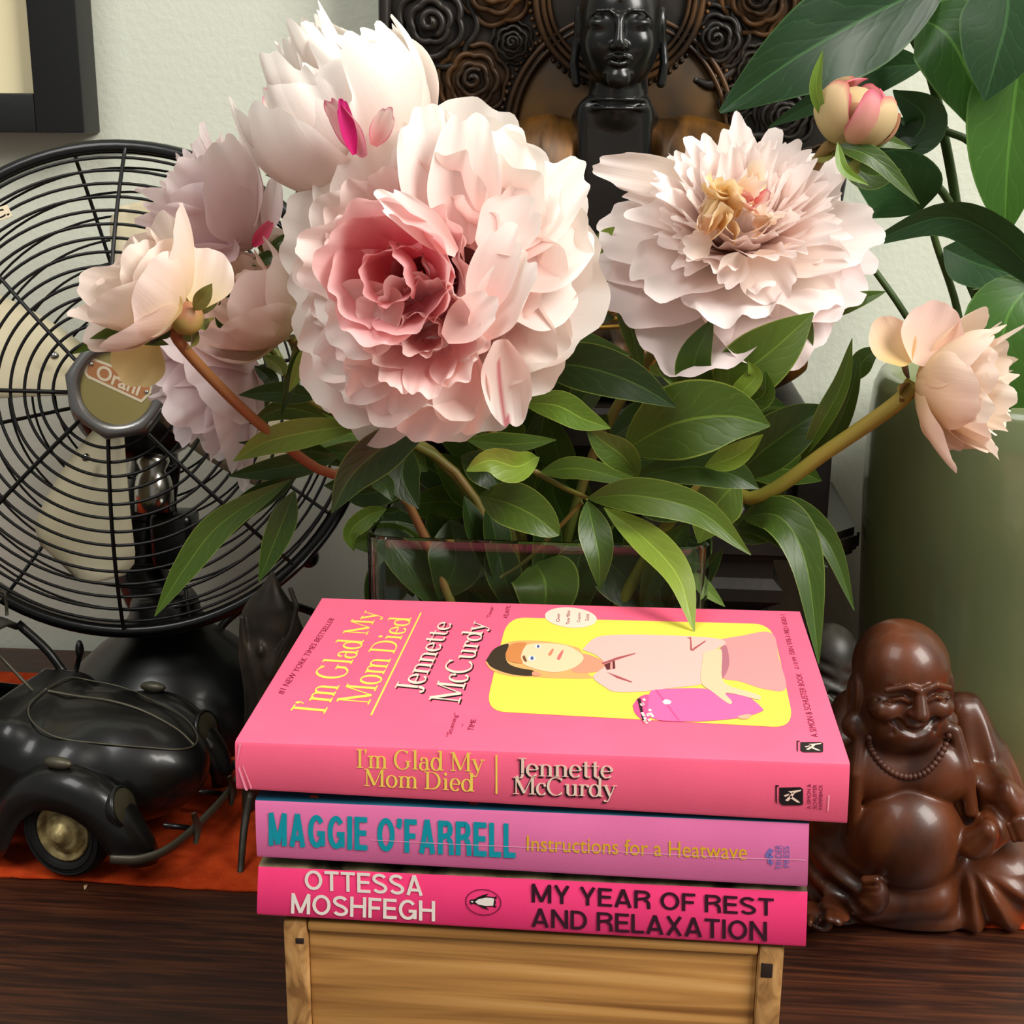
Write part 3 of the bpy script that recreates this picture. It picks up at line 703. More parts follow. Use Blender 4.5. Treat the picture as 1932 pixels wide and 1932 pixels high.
for k in range(22):
    x, y = 985+rr_.random()*110, 445+rr_.random()*140
    if y > 445+(x-985)*1.6-40:
        art('printed_confetti', [(x, y), (x+14, y-4), (x+22, y+8), (x+8, y+12)], (250, 220, 214), L0+.00022, smooth=False)
art('printed_arm', [(1350, 190), (1430, 168), (1456, 190), (1455, 330), (1500, 380), (1600, 410), (1672, 436), (1662, 458), (1560, 432), (1475, 420), (1512, 468), (1492, 480), (1400, 412), (1335, 352)], (248, 196, 160), L0+.00018)
art('printed_arm', [(1545, 552), (1600, 540), (1625, 548), (1600, 568), (1555, 566)], (240, 170, 140), L0+.00018)
patch('cover_sticker', ell_px(1077, 1166, 49, 19, 36, .07), tp1, M_cream, b1, .00024, label='pale round sticker')
for s, x, hh in (('Over', 1052, 8), ('Three Million', 1071, 13), ('Copies', 1092, 9), ('Sold', 1107, 6)):
    letter('sticker_lettering', s, [(x+4, 1166+hh), (x+5, 1166-hh), (x-2, 1166-hh), (x-3, 1166+hh)], tp1, M_maroon, b1, lift=.0003)
# ------------------------------------------------------------------ electric fan
M_fblk = mat('black_enamel', (12, 13, 14), .32, coat=.25)
M_wire = mat('black_wire', (16, 16, 16), .4)
M_blade = mat('ivory_blade', (232, 222, 190), .5, noise=(14, (214, 200, 164), 6), bump=(60, .15))
M_steel = mat('grey_steel', (150, 148, 146), .34, metal=.9)
M_chr = mat('chrome', (210, 208, 200), .2, metal=1.0)
M_olive = mat('olive_badge', (170, 156, 98), .4, metal=.3)
M_copper = mat('copper_band', (190, 128, 82), .45)
M_badgew = mat('badge_cream', (238, 222, 190), .5)
fc = P(238, 741, .82); FR = .1535
ax = nz((.16, -1, .19))                      # fan axis, towards the room
e1 = nz(np.cross(ax, (0, 0, 1.)))*-1; e2 = nz(np.cross(e1, ax))*1.0
if e1[0] < 0: e1 = -e1
if e2[2] < 0: e2 = -e2
base_c = np.array([-.297, .842, CL])
fan = thing('desk_fan', 'old black desk fan with wire cage and ivory blades standing below the picture frame', 'fan', base_c)
def fp(r, t, d):
    r = r*.966
    return fc+e1*(r*math.cos(t))+e2*(r*math.sin(t))+ax*d
def dome(r, depth, r0=.028): return depth*(1-(max(r, r0)/.1585)**2.2)
def fring(r, d, rad, n=84, seg=6): return tube([fp(r, t, d) for t in np.linspace(0, 2*PI, n, endpoint=False)], rad, seg, True)
gs = []
for i in range(14):
    r = .033+i*(.147-.033)/13
    gs.append(fring(r, dome(r, .052), .00095))
for k in range(8):
    t = R(-2+45*k)
    gs.append(tube([fp(r, t, dome(r, .052)+.0014) for r in np.linspace(.024, .156, 14)], .0013, 6))
obj('front_grille', join(gs), M_wire, fan)
gs = []
for i in range(7):
    r = .060+i*(.146-.060)/6
    gs.append(fring(r, -.02-dome(r, .045), .0008))
for k in range(8):
    t = R(12+45*k)
    gs.append(tube([fp(r, t, -.021-dome(r, .045)) for r in np.linspace(.05, .156, 12)], .0013, 6))
obj('rear_grille', join(gs), M_wire, fan)
th = np.linspace(0, 2*PI, 96, endpoint=False)
prof = [(.1500, .004), (.1535, .0065), (.1580, .005), (.1595, .0), (.1595, -.020), (.158, -.024), (.1545, -.025), (.153, -.020), (.1525, -.002)]
V = [fp(r, t, d) for r, d in prof for t in th]
o = obj('rim_band', (V, gridf(len(prof), 96, True, True)), M_fblk, fan); fix_normals(o)
for t in (-44, 136):
    o = obj('rim_clip', join([ball(fp(.1585, R(t), -.01), (.006, .010, .006), 12, 8)]), M_fblk, fan)
# blades
for k in range(4):
    t0 = R(246+90*k); n1, n2 = 15, 9; V = []
    for i in range(n1):
        s = i/(n1-1); r = .022+s*.102
        half = R(25-6*s)*(1 if s < .8 else math.sqrt(max(0, 1-((s-.8)/.205)**2))*.95+.05)
        for j in range(n2):
            u = j/(n2-1)*2-1
            t = t0+half*u+R(8)*s
            V.append(fp(r, t, .004+.019*u*(1-.35*s)*1.0-.006*u*u))
    o = obj('blade', (V, gridf(n1, n2)), M_blade, fan)
    md = o.modifiers.new('thickness', 'SOLIDIFY'); md.thickness = .0012
    obj('rivet', join([ball(fp(.047, t0+R(-6), .0135), .0028, 10, 6)]), M_chr, o, label='round steel rivet')
obj('hub', lathe([(.001, .022), (.02, .022), (.024, .018), (.024, -.02), (.018, -.022), (.001, -.022)], fc, 32, ax), M_fblk, fan)
# badge: octagonal steel bezel, olive disc, copper band
bc = P(222, 732, float(fc[1]-.056)); 
oc = [bc+0.0310*(e1*math.cos(R(8+45*k))+e2*math.sin(R(8+45*k))) for k in range(8)]
def octr(f, d): return [bc+(p-bc)*f+ax*d for p in oc]
n = 8; sub = 6
def ringpts(f, d, rnd):
    out = []
    for k in range(48):
        t = R(8)+2*PI*k/48; c = math.cos(((t-R(8)+PI/8) % (PI/4))-PI/8)
        rr = 0.0310*math.cos(PI/8)/c*(1-rnd)+.0272*rnd
        out.append(bc+f*rr*(e1*math.cos(t)+e2*math.sin(t))+ax*d)
    return out
V = ringpts(1.0, -.008, 0)+ringpts(1.0, .000, .1)+ringpts(.97, .0035, .3)+ringpts(.88, .0045, .7)+ringpts(.80, .0035, 1)+ringpts(.765, .0008, 1)
bz = obj('badge_bezel', (V, gridf(6, 48, False, True)), M_steel, fan); fix_normals(bz)
obj('badge_disc', (ringpts(.77, .0010, 1), [tuple(range(48))]), M_olive, bz, smooth=False, label='olive badge disc')
bpl = (bc+ax*.0012, ax)
def bpatch(nm, poly, m, lift): return obj(nm, ([Ppl(px, py, *bpl)+ax*lift for px, py in poly], [tuple(range(len(poly)))]), m, bz, smooth=False)
z7 = lambda l: zp(l, 0, 560, 4.83)
bpatch('badge_band', z7([(765, 690), (800, 570), (860, 560), (1395, 760), (1385, 870), (1290, 965), (800, 740)]), M_badgew, .0001)
bpatch('badge_band', z7([(790, 690), (815, 590), (860, 585), (1370, 775), (1362, 860), (1285, 935), (810, 715)]), M_copper, .0002)
V, Fc = text_mesh('Orani', .02)
q = z7([(865, 735), (1255, 905), (1305, 770), (905, 610)])
c = [Ppl(px, py, *bpl)+ax*.0003 for px, py in q]
u, v = V[:, 0:1], V[:, 1:2]
obj('badge_lettering', (c[0]*(1-u)*(1-v)+c[1]*u*(1-v)+c[2]*u*v+c[3]*(1-u)*v, Fc), M_badgew, bz, smooth=False, label='cream lettering')
for px, py in z7([(835, 612), (1335, 866)]):
    obj('badge_screw', ball(Ppl(px, py, *bpl), .0014, 10, 6), M_chr, bz)
# little plate on the cage
tpl = (P(8, 405, float(fc[1]-.036)), nz((.15, -1, .1)))
pl_ = [Ppl(px, py, *tpl) for px, py in ((-30, 428), (24, 408), (14, 386), (-30, 402))]
o = obj('cage_plate', prism(pl_, tpl[1], .0012), M_badgew, fan, smooth=False, label='small cream plate on the cage')
V, Fc = text_mesh('C.', .02); q = ((-8, 416), (20, 405), (14, 390), (-14, 401)); c = [Ppl(px, py, *tpl)+tpl[1]*.0014 for px, py in q]
u, v = V[:, 0:1], V[:, 1:2]
obj('plate_lettering', (c[0]*(1-u)*(1-v)+c[1]*u*(1-v)+c[2]*u*v+c[3]*(1-u)*v, Fc), M_wire, o, smooth=False)
# motor, neck, base
obj('motor_housing', lathe([(.001, -.100), (.03, -.097), (.043, -.085), (.046, -.06), (.044, -.035), (.036, -.024), (.012, -.022), (.001, -.022)], fc, 40, ax), M_fblk, fan)
mot = fc-ax*.055
nk = P(285, 1000, .872)
neck = [base_c+np.array([0, .008, .070]), P(268, 1080, .862), P(275, 960, .872), P(292, 880, .876), mot+np.array([.004, 0, -.02])]
obj('neck', tube(spline(neck, 14), [.0195, .0175, .0165, .015, .017], 20), M_fblk, fan)
kc = P(290, 905, .838)
obj('neck_knob', lathe([(.001, .018), (.009, .017), (.0105, .012), (.008, .006), (.011, .002), (.0125, -.006), (.0125, -.02), (.001, -.021)], kc, 24, (0, .1, 1)), M_chr, fan, label='bright metal neck collar')
obj('neck_box', box(kc[0]-.006, kc[0]+.022, kc[1], kc[1]+.025, kc[2]-.062, kc[2]-.024, .005), M_fblk, fan)
obj('tilt_lever', tube(spline([P(330, 880, .85), P(325, 960, .85), P(350, 1010, .85), P(352, 1070, .85)], 10), [.004, .003, .0045, .005], 10), M_fblk, fan)
prof = [(.001, .093), (.019, .093), (.022, .088), (.0235, .079), (.031, .066), (.047, .054), (.062, .040), (.071, .024), (.074, .008), (.074, 0), (.001, 0)]
o = obj('base', lathe(prof, base_c, 64), M_fblk, fan); fix_normals(o)
obj('power_cord', tube(spline([P(398, 1235, .86), P(408, 1195, .875), P(440, 1160, .885), P(480, 1140, .89), P(540, 1140, .9), P(600, 1160, .915), P(630, 1190, .925), np.array([-.128, .955, .03]), np.array([-.127, .962, CL+.004])], 40), .0030, 10), M_fblk, fan)
obj('cord_grommet', ball(P(398, 1238, .858), (.006, .006, .006), 12, 8), M_fblk, fan)

# ------------------------------------------------------------------ tin model car
M_car = mat('black_tin_paint', (9, 10, 10), .34, coat=.3, noise=(26, (22, 22, 21), 6), bump=(120, .08))
M_trim = mat('worn_trim', (92, 88, 74), .45, metal=.6)
M_cream = mat('aged_cream_metal', (196, 178, 122), .45, noise=(120, (104, 84, 50), 5), metal=.35)
M_tyre = mat('tyre_rubber', (13, 13, 13), .75)
M_lens = mat('dusty_lens', (66, 62, 46), .25)
M_seat = mat('dark_seat', (28, 24, 20), .7)
M_top = mat('grey_canvas_roof', (84, 82, 72), .85, noise=(60, (58, 56, 50), 5))
M_straw = mat('straw', (186, 164, 112), .8)
psi = R(-9); SY, SZ = 1.14, 1.12
cf, cs = math.cos(psi), math.sin(psi)
wc = PZ(132, 1652, CL)
CAR0 = np.array([wc[0], wc[1], CL])+.0475*SY*np.array([-cs, cf, 0])+np.array([0, 0, 0])
def cw_(p):
    p = np.asarray(p, float).reshape(-1, 3)*np.array([1, SY, SZ])
    return np.stack([CAR0[0]+p[:, 0]*cf-p[:, 1]*cs, CAR0[1]+p[:, 0]*cs+p[:, 1]*cf, CAR0[2]+p[:, 2]], 1)
def cg(g): return cw_(g[0]), g[1]
def pj(p):
    d = np.asarray(p)-CAM; z = d@FW; return (round(966+F_PX*(d@RT)/z), round(966-F_PX*(d@UP)/z))
car = thing('model_car', 'black tin model of a rounded old car on the orange runner at the left', 'model car', CAR0+np.array([-.08, .02, 0]))
WR = .0245                      # wheel radius
def carbody():
    S = Sdf((-.235, -.056, .010), (.066, .056, .084), .00105)
    S.F = S.rbox((-.11, 0, .038), (.115, .0405, .0225), .014)                  # tub
    S.add(S.ell((-.012, 0, .0385), (.068, .0375, .0325)), .014)                 # bonnet
    S.add(S.ell((-.19, 0, .042), (.045, .038, .032)), .016)
    S.add(S.rbox((-.052, 0, .058), (.020, .038, .0125), .010), .012)            # cowl
    S.cut(S.rbox((-.125, 0, .070), (.062, .0335, .026), .010), .003)           # open cabin
    for sy in (-1, 1):
        for xx in (0, -.168):
            S.cut(S.cap((xx, sy*.034, .0225), (xx, sy*.07, .0225), .027), .002)
    S.cut(S.ell((.075, 0, .012), (.028, .05, .012)), .004)
    return S.mesh()
o = obj('body', cg(carbody()), M_car, car); fix_normals(o)
# bonnet outline and centre strip ride on the body surface
from mathutils.bvhtree import BVHTree
def body_z(o, pts, lift=.0006):
    bv = BVHTree.FromPolygons([v.co for v in o.data.vertices], [p.vertices for p in o.data.polygons])
    off = Vector(ORI[o.name]); out = []
    for p in cw_(np.asarray(pts)):
        h = bv.ray_cast(Vector(p)-off+Vector((0, 0, .1)), Vector((0, 0, -1)))
        out.append(np.array(h[0]+off)+np.array([0, 0, lift]) if h[0] is not None else np.asarray(p))
    return out
L_ = [(-.038, -.001), (-.02, 0), (.0, 0), (.02, 0), (.04, 0), (.05, 0)]
obj('bonnet_strip', tube(spline(body_z(o, [(x, y, 0) for x, y in L_]), 24), [.0009, .0009, .0007], 6), M_trim, car, label='thin worn metal strip')
out = [(-.040, 0), (-.038, -.018), (-.030, -.0265), (-.012, -0.0310), (.012, -.0255), (.032, -.019), (.046, -.010), (.0505, 0)]
out += [(x, -y) for x, y in out[-2:0:-1]]
pts = body_z(o, [(x, y, 0) for x, y in out+out[:1]], .0011)
obj('bonnet_seam', tube(spline(pts, 70), .00055, 6), M_trim, car)
def fender(name, x0, sy, front):
    n1, n2 = 26, 11; V = []
    path = []
    if front:
        ctl = [(-.056, .0135), (-.047, .019), (-.035, .038), (-.016, .0515), (.006, .0535), (.024, .0465), (.037, .034), (.045, .020), (.046, .010)]
    else:
        ctl = [(-.048, .010), (-.042, .022), (-.028, .043), (-.006, .0525), (.016, .048), (.032, .034), (.042, .018), (.050, .0125)]
    c = spline([(x, 0, z) for x, z in ctl], n1)
    wd = np.interp(np.linspace(0, 1, n1), [0, .15, .5, .8, 1], [.014, .019, .0225, .021, .015])
    for i in range(n1):
        T = nz(c[min(i+1, n1-1)]-c[max(i-1, 0)]); N = np.array([-T[2], 0, T[0]])
        for j in range(n2):
            a = PI*(j/(n2-1)); y = .034+wd[i]*(.5-.5*math.cos(a))**.8
            d = .010*math.sin(a)**.7*(1 if a < PI/2 else 1)-.009*(a/PI)**3
            p = c[i]+N*(d-.006); V.append((x0+p[0], sy*y, p[2]))
    ob = obj(name, cg((V, gridf(n1, n2))), M_car, car); fix_normals(ob)
    md = ob.modifiers.new('thickness', 'SOLIDIFY'); md.thickness = .0012
    return ob
for sy in (-1, 1):
    fender('front_fender', 0, sy, True); fender('rear_fender', -.168, sy, False)
    obj('running_board', cg(box(-.120, -.052, sy*.050-.009, sy*.050+.009, .012, .015, .001)), M_car, car)
    # signal lamp on the fender crest, headlamp
    obj('signal_lamp', cg(join([ball((-.002, sy*.046, .0590), (.0085, .0032, .0030), 14, 8)])), M_trim, car, label='worn metal signal lamp')
    hl = obj('headlamp', cg(lathe([(.001, -.012), (.006, -.010), (.0095, -.003), (.0108, .001), (.0100, .0028), (.0092, .0026)], (.032, sy*.044, .0385), 28, nz((1, sy*-.04, .42)))), M_car, car); fix_normals(hl)
    obj('lens', cg(lathe([(.0094, .0022), (.006, .0036), (.0001, .0042)], (.032, sy*.044, .0385), 28, nz((1, sy*-.04, .42)))), M_lens, hl, label='dusty headlamp lens')
for xx in (0, -.168):
    for sy in (-1, 1):
        c = np.array((xx, sy*.0445, WR+.0003)); A = (0, sy*1.0, 0)
        wh = obj('wheel', cg(lathe([(.0148, .004), (.0165, .0068), (.0205, .0074), (.0235, .0055), (WR, .001), (WR, -.003), (.0225, -.007), (.016, -.0075), (.0148, -.004)], c, 48, A)), M_tyre, car); fix_normals(wh)
        for r_ in (.0185, .0215): obj('tyre_groove', cg(ring(c+np.array((0, sy*.0073, 0)), A, r_, .0005, 40, 5)), M_tyre, wh)
        hb = obj('hubcap', cg(lathe([(.0150, .003), (.0153, .0060), (.0143, .0066), (.0132, .0040), (.0118, .0036), (.0096, .0062), (.0080, .0074), (.0062, .0070), (.0056, .0086), (.0038, .0094), (.0034, .0112), (.0018, .0120), (.0001, .0121)], c, 40, A)), M_cream, wh, label='aged cream metal hubcap'); fix_normals(hb)
# bumper
bp_ = [(.030, -.054, .0165), (.046, -.050, .0165), (.056, -.036, .0170), (.0595, 0, .0175), (.056, .036, .0170), (.046, .050, .0165), (.030, .054, .0165)]
obj('front_bumper', cg(tube(spline(bp_, 40), .0017, 8, sx=1.5)), M_trim, car, label='worn metal bumper')
for sy in (-1, 1):
    obj('bumper_guard', cg(tube([(.0595, sy*.020, .010), (.0615, sy*.020, .018), (.0595, sy*.020, .026)], [.0015, .0022, .0015], 8)), M_trim, car)
    obj('bumper_bracket', cg(tube([(.040, sy*.018, .016), (.058, sy*.018, .0165)], .0016, 6)), M_car, car)
rb = [(-.222, -.050, .0175), (-.236, -.036, .0175), (-.2395, 0, .018), (-.236, .036, .0175), (-.222, .050, .0175)]
obj('rear_bumper', cg(tube(spline(rb, 30), .0020, 8, sx=2.0)), M_trim, car)
# windscreen, roof, side posts
for sy in (-1, 1):
    obj('windscreen_post', cg(tube(spline([(-.052, sy*.0345, .066), (-.062, sy*.033, .080), (-.078, sy*.0305, .0945)], 8), [.0026, .0024, .0024], 8)), M_car, car)
    obj('side_post', cg(tube([(-.118, sy*.0355, .066), (-.118, sy*.031, .0965)], .002, 8)), M_car, car)
    obj('rear_post', cg(tube(spline([(-.178, sy*.034, .066), (-.166, sy*.032, .085), (-.15, sy*.030, .096)], 6), .003, 8)), M_car, car)
obj('windscreen_frame', cg(join([tube(spline([(-.050, -.035, .0668), (-.046, -.018, .0682), (-.0445, 0, .0688), (-.046, .018, .0682), (-.050, .035, .0668)], 16), .0011, 6), tube([(-.045, 0, .0685), (-.076, 0, .0965)], .0009, 6)])), M_trim, car, label='worn metal windscreen edge')
V = []
n1, n2 = 14, 13
for i in range(n1):
    s = i/(n1-1); x = -.074-.096*s; zc = .0965+.0065*math.sin(PI*min(1, s*1.05+.05))**.7-.004*s*s
    for j in range(n2):
        u = j/(n2-1)*2-1; V.append((x-.004*(1-u*u)*(s < .01)+.006*(u*u)*(-1)*(1-s), .0335*math.sin(u*PI/2*.98), zc-.0075*abs(u)**3))
ob = obj('roof', cg((V, gridf(n1, n2))), M_top, car, label='grey canvas roof'); fix_normals(ob)
md = ob.modifiers.new('thickness', 'SOLIDIFY'); md.thickness = .0022
obj('rear_shell', cg(ball((-.176, 0, .062), (.030, .036, .034), 20, 12)), M_car, car)
obj('roof_rack', cg(join([tube(spline([(-.082, sy*.027, .100), (-.083, sy*.028, .108), (-.09, sy*.028, .1135), (-.16, sy*.028, .1125)], 10), .0010, 6) for sy in (-1, 1)]+[tube([(x, -.028, .1085), (x, .028, .1085)], .0009, 6) for x in (-.086, -.11, -.135, -.158)])), M_trim, car, label='thin metal roof rack')
sw = np.array((-.078, -.016, .064))
obj('steering_wheel', cg(join([ring(sw, nz((-.8, 0, .6)), .0115, .0013, 28, 6), tube([sw, sw+np.array((.02, 0, -.014))], .0012, 6), ball(sw, .0035, 10, 6)])), M_seat, car, label='dark steering wheel')
for sy in (-1, 1):
    obj('seat', cg(join([box(-.118, -.092, sy*.017-.012, sy*.017+.012, .046, .055, .004), box(-.126, -.115, sy*.017-.012, sy*.017+.012, .046, .077, .004)])), M_seat, car)
obj('side_mirror', cg(join([tube([(-.050, .0395, .062), (-.047, .042, .074)], .0016, 8), ball((-.0465, .042, .078), (.0022, .003, .0055), 10, 8)])), M_car, car)
# straw bundle tied on the roof rack
rs = random.Random(3)
gs = []
for k in range(34):
    y0 = -.02+.04*rs.random(); z0 = .1175+rs.random()*.010
    a = np.array((-.083+.006*rs.random(), y0+.012*(rs.random()-.5), z0+.004*(rs.random()-.5))); b = np.array((-.150, y0*.8+.012*(rs.random()-.5), z0+.003*(rs.random()-.5)))
    gs.append(tube(spline([a, (a+b)/2+np.array((0, 0, .002*(rs.random()-.3))), b], 5), .0011, 5))
top('straw_bundle', cg(join(gs)), M_straw, 'bundle of straw stalks tied on the roof of the model car', 'straw bundle', group=None)['kind'] = 'stuff'
print('car check: A-post far', pj(cw_((-.052, .0345, .066))[0]), 'want 125,1240;  bumper near', pj(cw_(bp_[1])[0]), 'want 270,1610; bumper far', pj(cw_(bp_[5])[0]), 'want 430,1440; hl near', pj(cw_((.034, -.044, .04))[0]), '265,1520 far', pj(cw_((.034, .044, .04))[0]), '390,1365; hood rear', pj(cw_((-.04, 0, .07))[0]), '110,1312', pj(cw_((.05, 0, .045))[0]), '355,1460')
# ------------------------------------------------------------------ black seated statue with carved back board
M_lac = mat('black_lacquer', (15, 16, 16), .28, coat=.15, noise=(30, (26, 26, 25), 4))
M_bwood = mat('blackened_wood', (22, 20, 18), .42, noise=(24, (44, 36, 28), 5), bump=(150, .12))
M_bronze = mat('rubbed_bronze', (28, 22, 16), .42, noise=(30, (98, 66, 34), 4), metal=.25)
M_robe = mat('gilded_robe', (20, 15, 11), .42, noise=(26, (132, 86, 26), 5, (2.2, 1, .35)), metal=.35)
M_gold = mat('old_gold', (176, 134, 52), .4, metal=.5)
SY0 = .885
kk = m_px(SY0, 60)
Hc = P(1170, 47, SY0)
st = thing('seated_statue', 'tall black lacquered seated meditating statue with gilded robe against the wall behind the flowers', 'statue', (Hc[0], .885, CL))
def hx(a, f, c): return Hc+np.array([a*kk, -f*kk, c*kk])
def head_black():

    lo = Hc+np.array([-102*kk, -98*kk, -415*kk]); hi = Hc+np.array([102*kk, 100*kk, 150*kk])
    S = Sdf(lo, hi, .00085)
    px = lambda *v: [x*kk for x in v]
    S.F = S.ell(hx(0, -10, 18), px(76, 84, 84))
    S.add(S.ell(hx(0, 8, -40), px(72, 68, 76)), 18*kk)
    for s in (-1, 1):
        S.add(S.ell(hx(s*36, 42, -34), px(28, 28, 30)), 16*kk)
        S.add(S.ell(hx(s*33, 58, -2), px(25, 17, 13)), 5*kk)
        S.add(S.chain([hx(s*5, 74, 10), hx(s*20, 79, 21), hx(s*42, 72, 20), hx(s*60, 54, 6)], 3.2*kk), 5*kk)
        S.cut(S.chain([hx(s*13, 80, -5), hx(s*32, 80, -10), hx(s*54, 66, -5)], 2.0*kk), 2.5*kk)
        S.add(S.ell(hx(s*10, 78, -41), px(8, 9, 7)), 5*kk)
        S.add(S.ell(hx(s*80, -12, -2), px(8, 18, 36)), 6*kk)
        S.add(S.chain([hx(s*81, -8, -28), hx(s*85, -2, -70), hx(s*80, 0, -104)], 8*kk, 9*kk), 5*kk)
        S.cut(S.ell(hx(s*89, -8, -2), px(6, 9, 24)), 3*kk)
    S.add(S.cap(hx(0, 74, 8), hx(0, 90, -38), 6*kk, 10*kk), 9*kk)
    S.add(S.chain([hx(-21, 72, -63), hx(-8, 80, -58), hx(0, 79, -61), hx(8, 80, -58), hx(21, 72, -63)], 4*kk), 4*kk)
    S.add(S.chain([hx(-15, 72, -70), hx(0, 78, -73), hx(15, 72, -70)], 5*kk), 4*kk)
    S.cut(S.chain([hx(-20, 80, -66), hx(0, 85, -66), hx(20, 80, -66)], 1.4*kk), 2*kk)
    S.add(S.ell(hx(0, 60, -96), px(24, 18, 20)), 10*kk)
    S.add(S.cap(hx(0, -22, -80), hx(0, -24, -150), 54*kk, 60*kk), 5*kk)
    for z in (-134, -150):
        x, y, z_ = S.loc(hx(0, -14, z)); S.add((np.sqrt((np.sqrt(x*x+y*y)-58*kk)**2+z_*z_)-4*kk).astype(np.float32), 5*kk)
    S.add(S.rbox(hx(-5, -32, -270), px(72, 54, 140), 24*kk), 8*kk); S.add(S.ell(hx(-5, -34, -168), px(84, 50, 34)), 14*kk)
    S.add(S.ell(hx(0, -12, 72), px(82, 86, 56)), 4*kk)
    return S.mesh()
o = obj('head_and_chest', head_black(), M_lac, st, label='glossy black face and bare chest'); fix_normals(o)
obj('forehead_jewel', ball(hx(0, 77, 42), 5.2*kk, 14, 10), M_gold, st, label='small gold forehead dot')
gs = []
for i in range(7):
    f = .15+i*.14; nn_ = max(5, int(26*math.sin(min(PI/2, f+.25))))
    for j in range(nn_):
        t = 2*PI*(j+.5*(i % 2))/nn_
        gs.append(ball(hx(82*math.sin(f+.12)*math.cos(t), -12+86*math.sin(f+.12)*math.sin(t), 74+58*math.cos(f+.12)), 8*kk, 8, 6))
obj('hair_curls', join(gs), M_lac, st)
def robe():
    c = P(1165, 430, .905)
    S = Sdf((c[0]-.118, .80, .19), (c[0]+.118, .945, c[2]+.098), .0011)
    S.F = S.ell(c+np.array([0, 0, -.012]), (.079, .034, .086))
    for s in (-1, 1):
        S.add(S.cap(c+np.array([s*.056, 0, .038]), c+np.array([s*.083, -.010, -.055]), .027, .026), .02)
        S.add(S.cap(c+np.array([s*.083, -.012, -.06]), c+np.array([s*.02, -.055, -.085]), .022, .017), .015)
        S.add(S.ell(P(1165, 655, .868)+np.array([s*.068, 0, .0]), (.052, .050, .026)), .02)
    S.add(S.ell(P(1165, 650, .868), (.085, .052, .026)), .02)
    S.cut(S.rbox(P(1164, 330, .860), (.0245, .028, .085), .006), .004)
    X, Y, Z = S.X, S.Y, S.Z
    ang = np.arctan2(X-c[0], Z-(c[2]-.16))
    S.F = S.F+((.0021*np.abs(np.sin(ang*17+np.sin(Z*70)*.7))-.0008)*np.clip((c[2]+.085-Z)*40, 0, 1)).astype(np.float32)
    return S.mesh()
o = obj('robe', robe(), M_robe, st, label='gilded brown pleated robe'); fix_normals(o)
gs = []
for k in range(5):
    gs.append(tube(spline([P(1060+6*k, 515+20*k, .825), P(1105, 548+17*k, .815), P(1165, 556+15*k, .812), P(1230, 545+16*k, .818)], 14), [.0006, .0014, .0014, .0006], 6))
obj('robe_gold_edge', join(gs), M_gold, st, label='thin gold fold lines')
# board
bY = .938
pts = [(714, -330), (716, 60), (722, 260), (745, 420), (790, 560), (850, 690), (1490, 690), (1545, 560), (1585, 400), (1612, 220), (1622, 60), (1622, -330)]
poly = [P(px, py, bY) for px, py in pts]
ob = obj('back_board', prism(poly, (0, 1, 0), .026), M_bwood, st, smooth=False); fix_normals(ob)
obj('board_edging', tube(spline([p+np.array([.004 if i < 6 else -.004, -.002, 0]) for i, p in enumerate(poly[:6])], 40), .0042, 8), M_bwood, st)
obj('board_edging', tube(spline([p+np.array([-.004, -.002, 0]) for i, p in enumerate(poly[6:])], 40), .0042, 8), M_bwood, st)
yb = bY-.001; kb = m_px(bY, 100)
def circ(cx, cy, r, rad, d=.0, a0=0, a1=360, n=90):
    c = P(cx, cy, yb-d)
    t = np.linspace(R(a0), R(a1), n, endpoint=(a1-a0 < 359))
    return tube([c+kb*r*np.array([math.cos(a), 0, math.sin(a)]) for a in t], rad*kb, 8, a1-a0 >= 359)
for r_, w_, nm in ((153, 6, 'halo_rim'), (140, 5, 'halo_rim'), (129, 4, 'halo_rim')):
    obj(nm, circ(1168, -8, r_, w_, .010), M_bronze, st)
for r_, w_ in ((213, 6), (200, 5)):
    obj('mandorla_rim', circ(1168, 251, r_, w_, .006, -62, 242), M_bronze, st)
def beads(cx, cy, r, n, rad, d, a0=0, a1=360):
    c = P(cx, cy, yb-d)
    return join([ball(c+kb*r*np.array([math.cos(a), 0, math.sin(a)]), rad*kb, 8, 6) for a in np.linspace(R(a0), R(a1), n, endpoint=False)])
obj('bead_border', beads(1168, -8, 165, 74, 5, .004), M_bronze, st)
obj('bead_border', beads(1168, 251, 226, 80, 5, .003, -60, 240), M_bronze, st)
c = P(1168, -8, yb-.001)
obj('halo_disc', lathe([(.001, .006), (120*kb, .006), (150*kb, .003)], c, 48, (0, -1, 0)), M_bwood, st)
c = P(1168, 251, yb)
obj('mandorla_disc', lathe([(.001, .004), (190*kb, .004), (208*kb, .001)], c, 48, (0, -1, 0)), mat('worn_gilding', (40, 34, 26), .5, noise=(17, (112, 76, 24), 3), metal=.2), st)
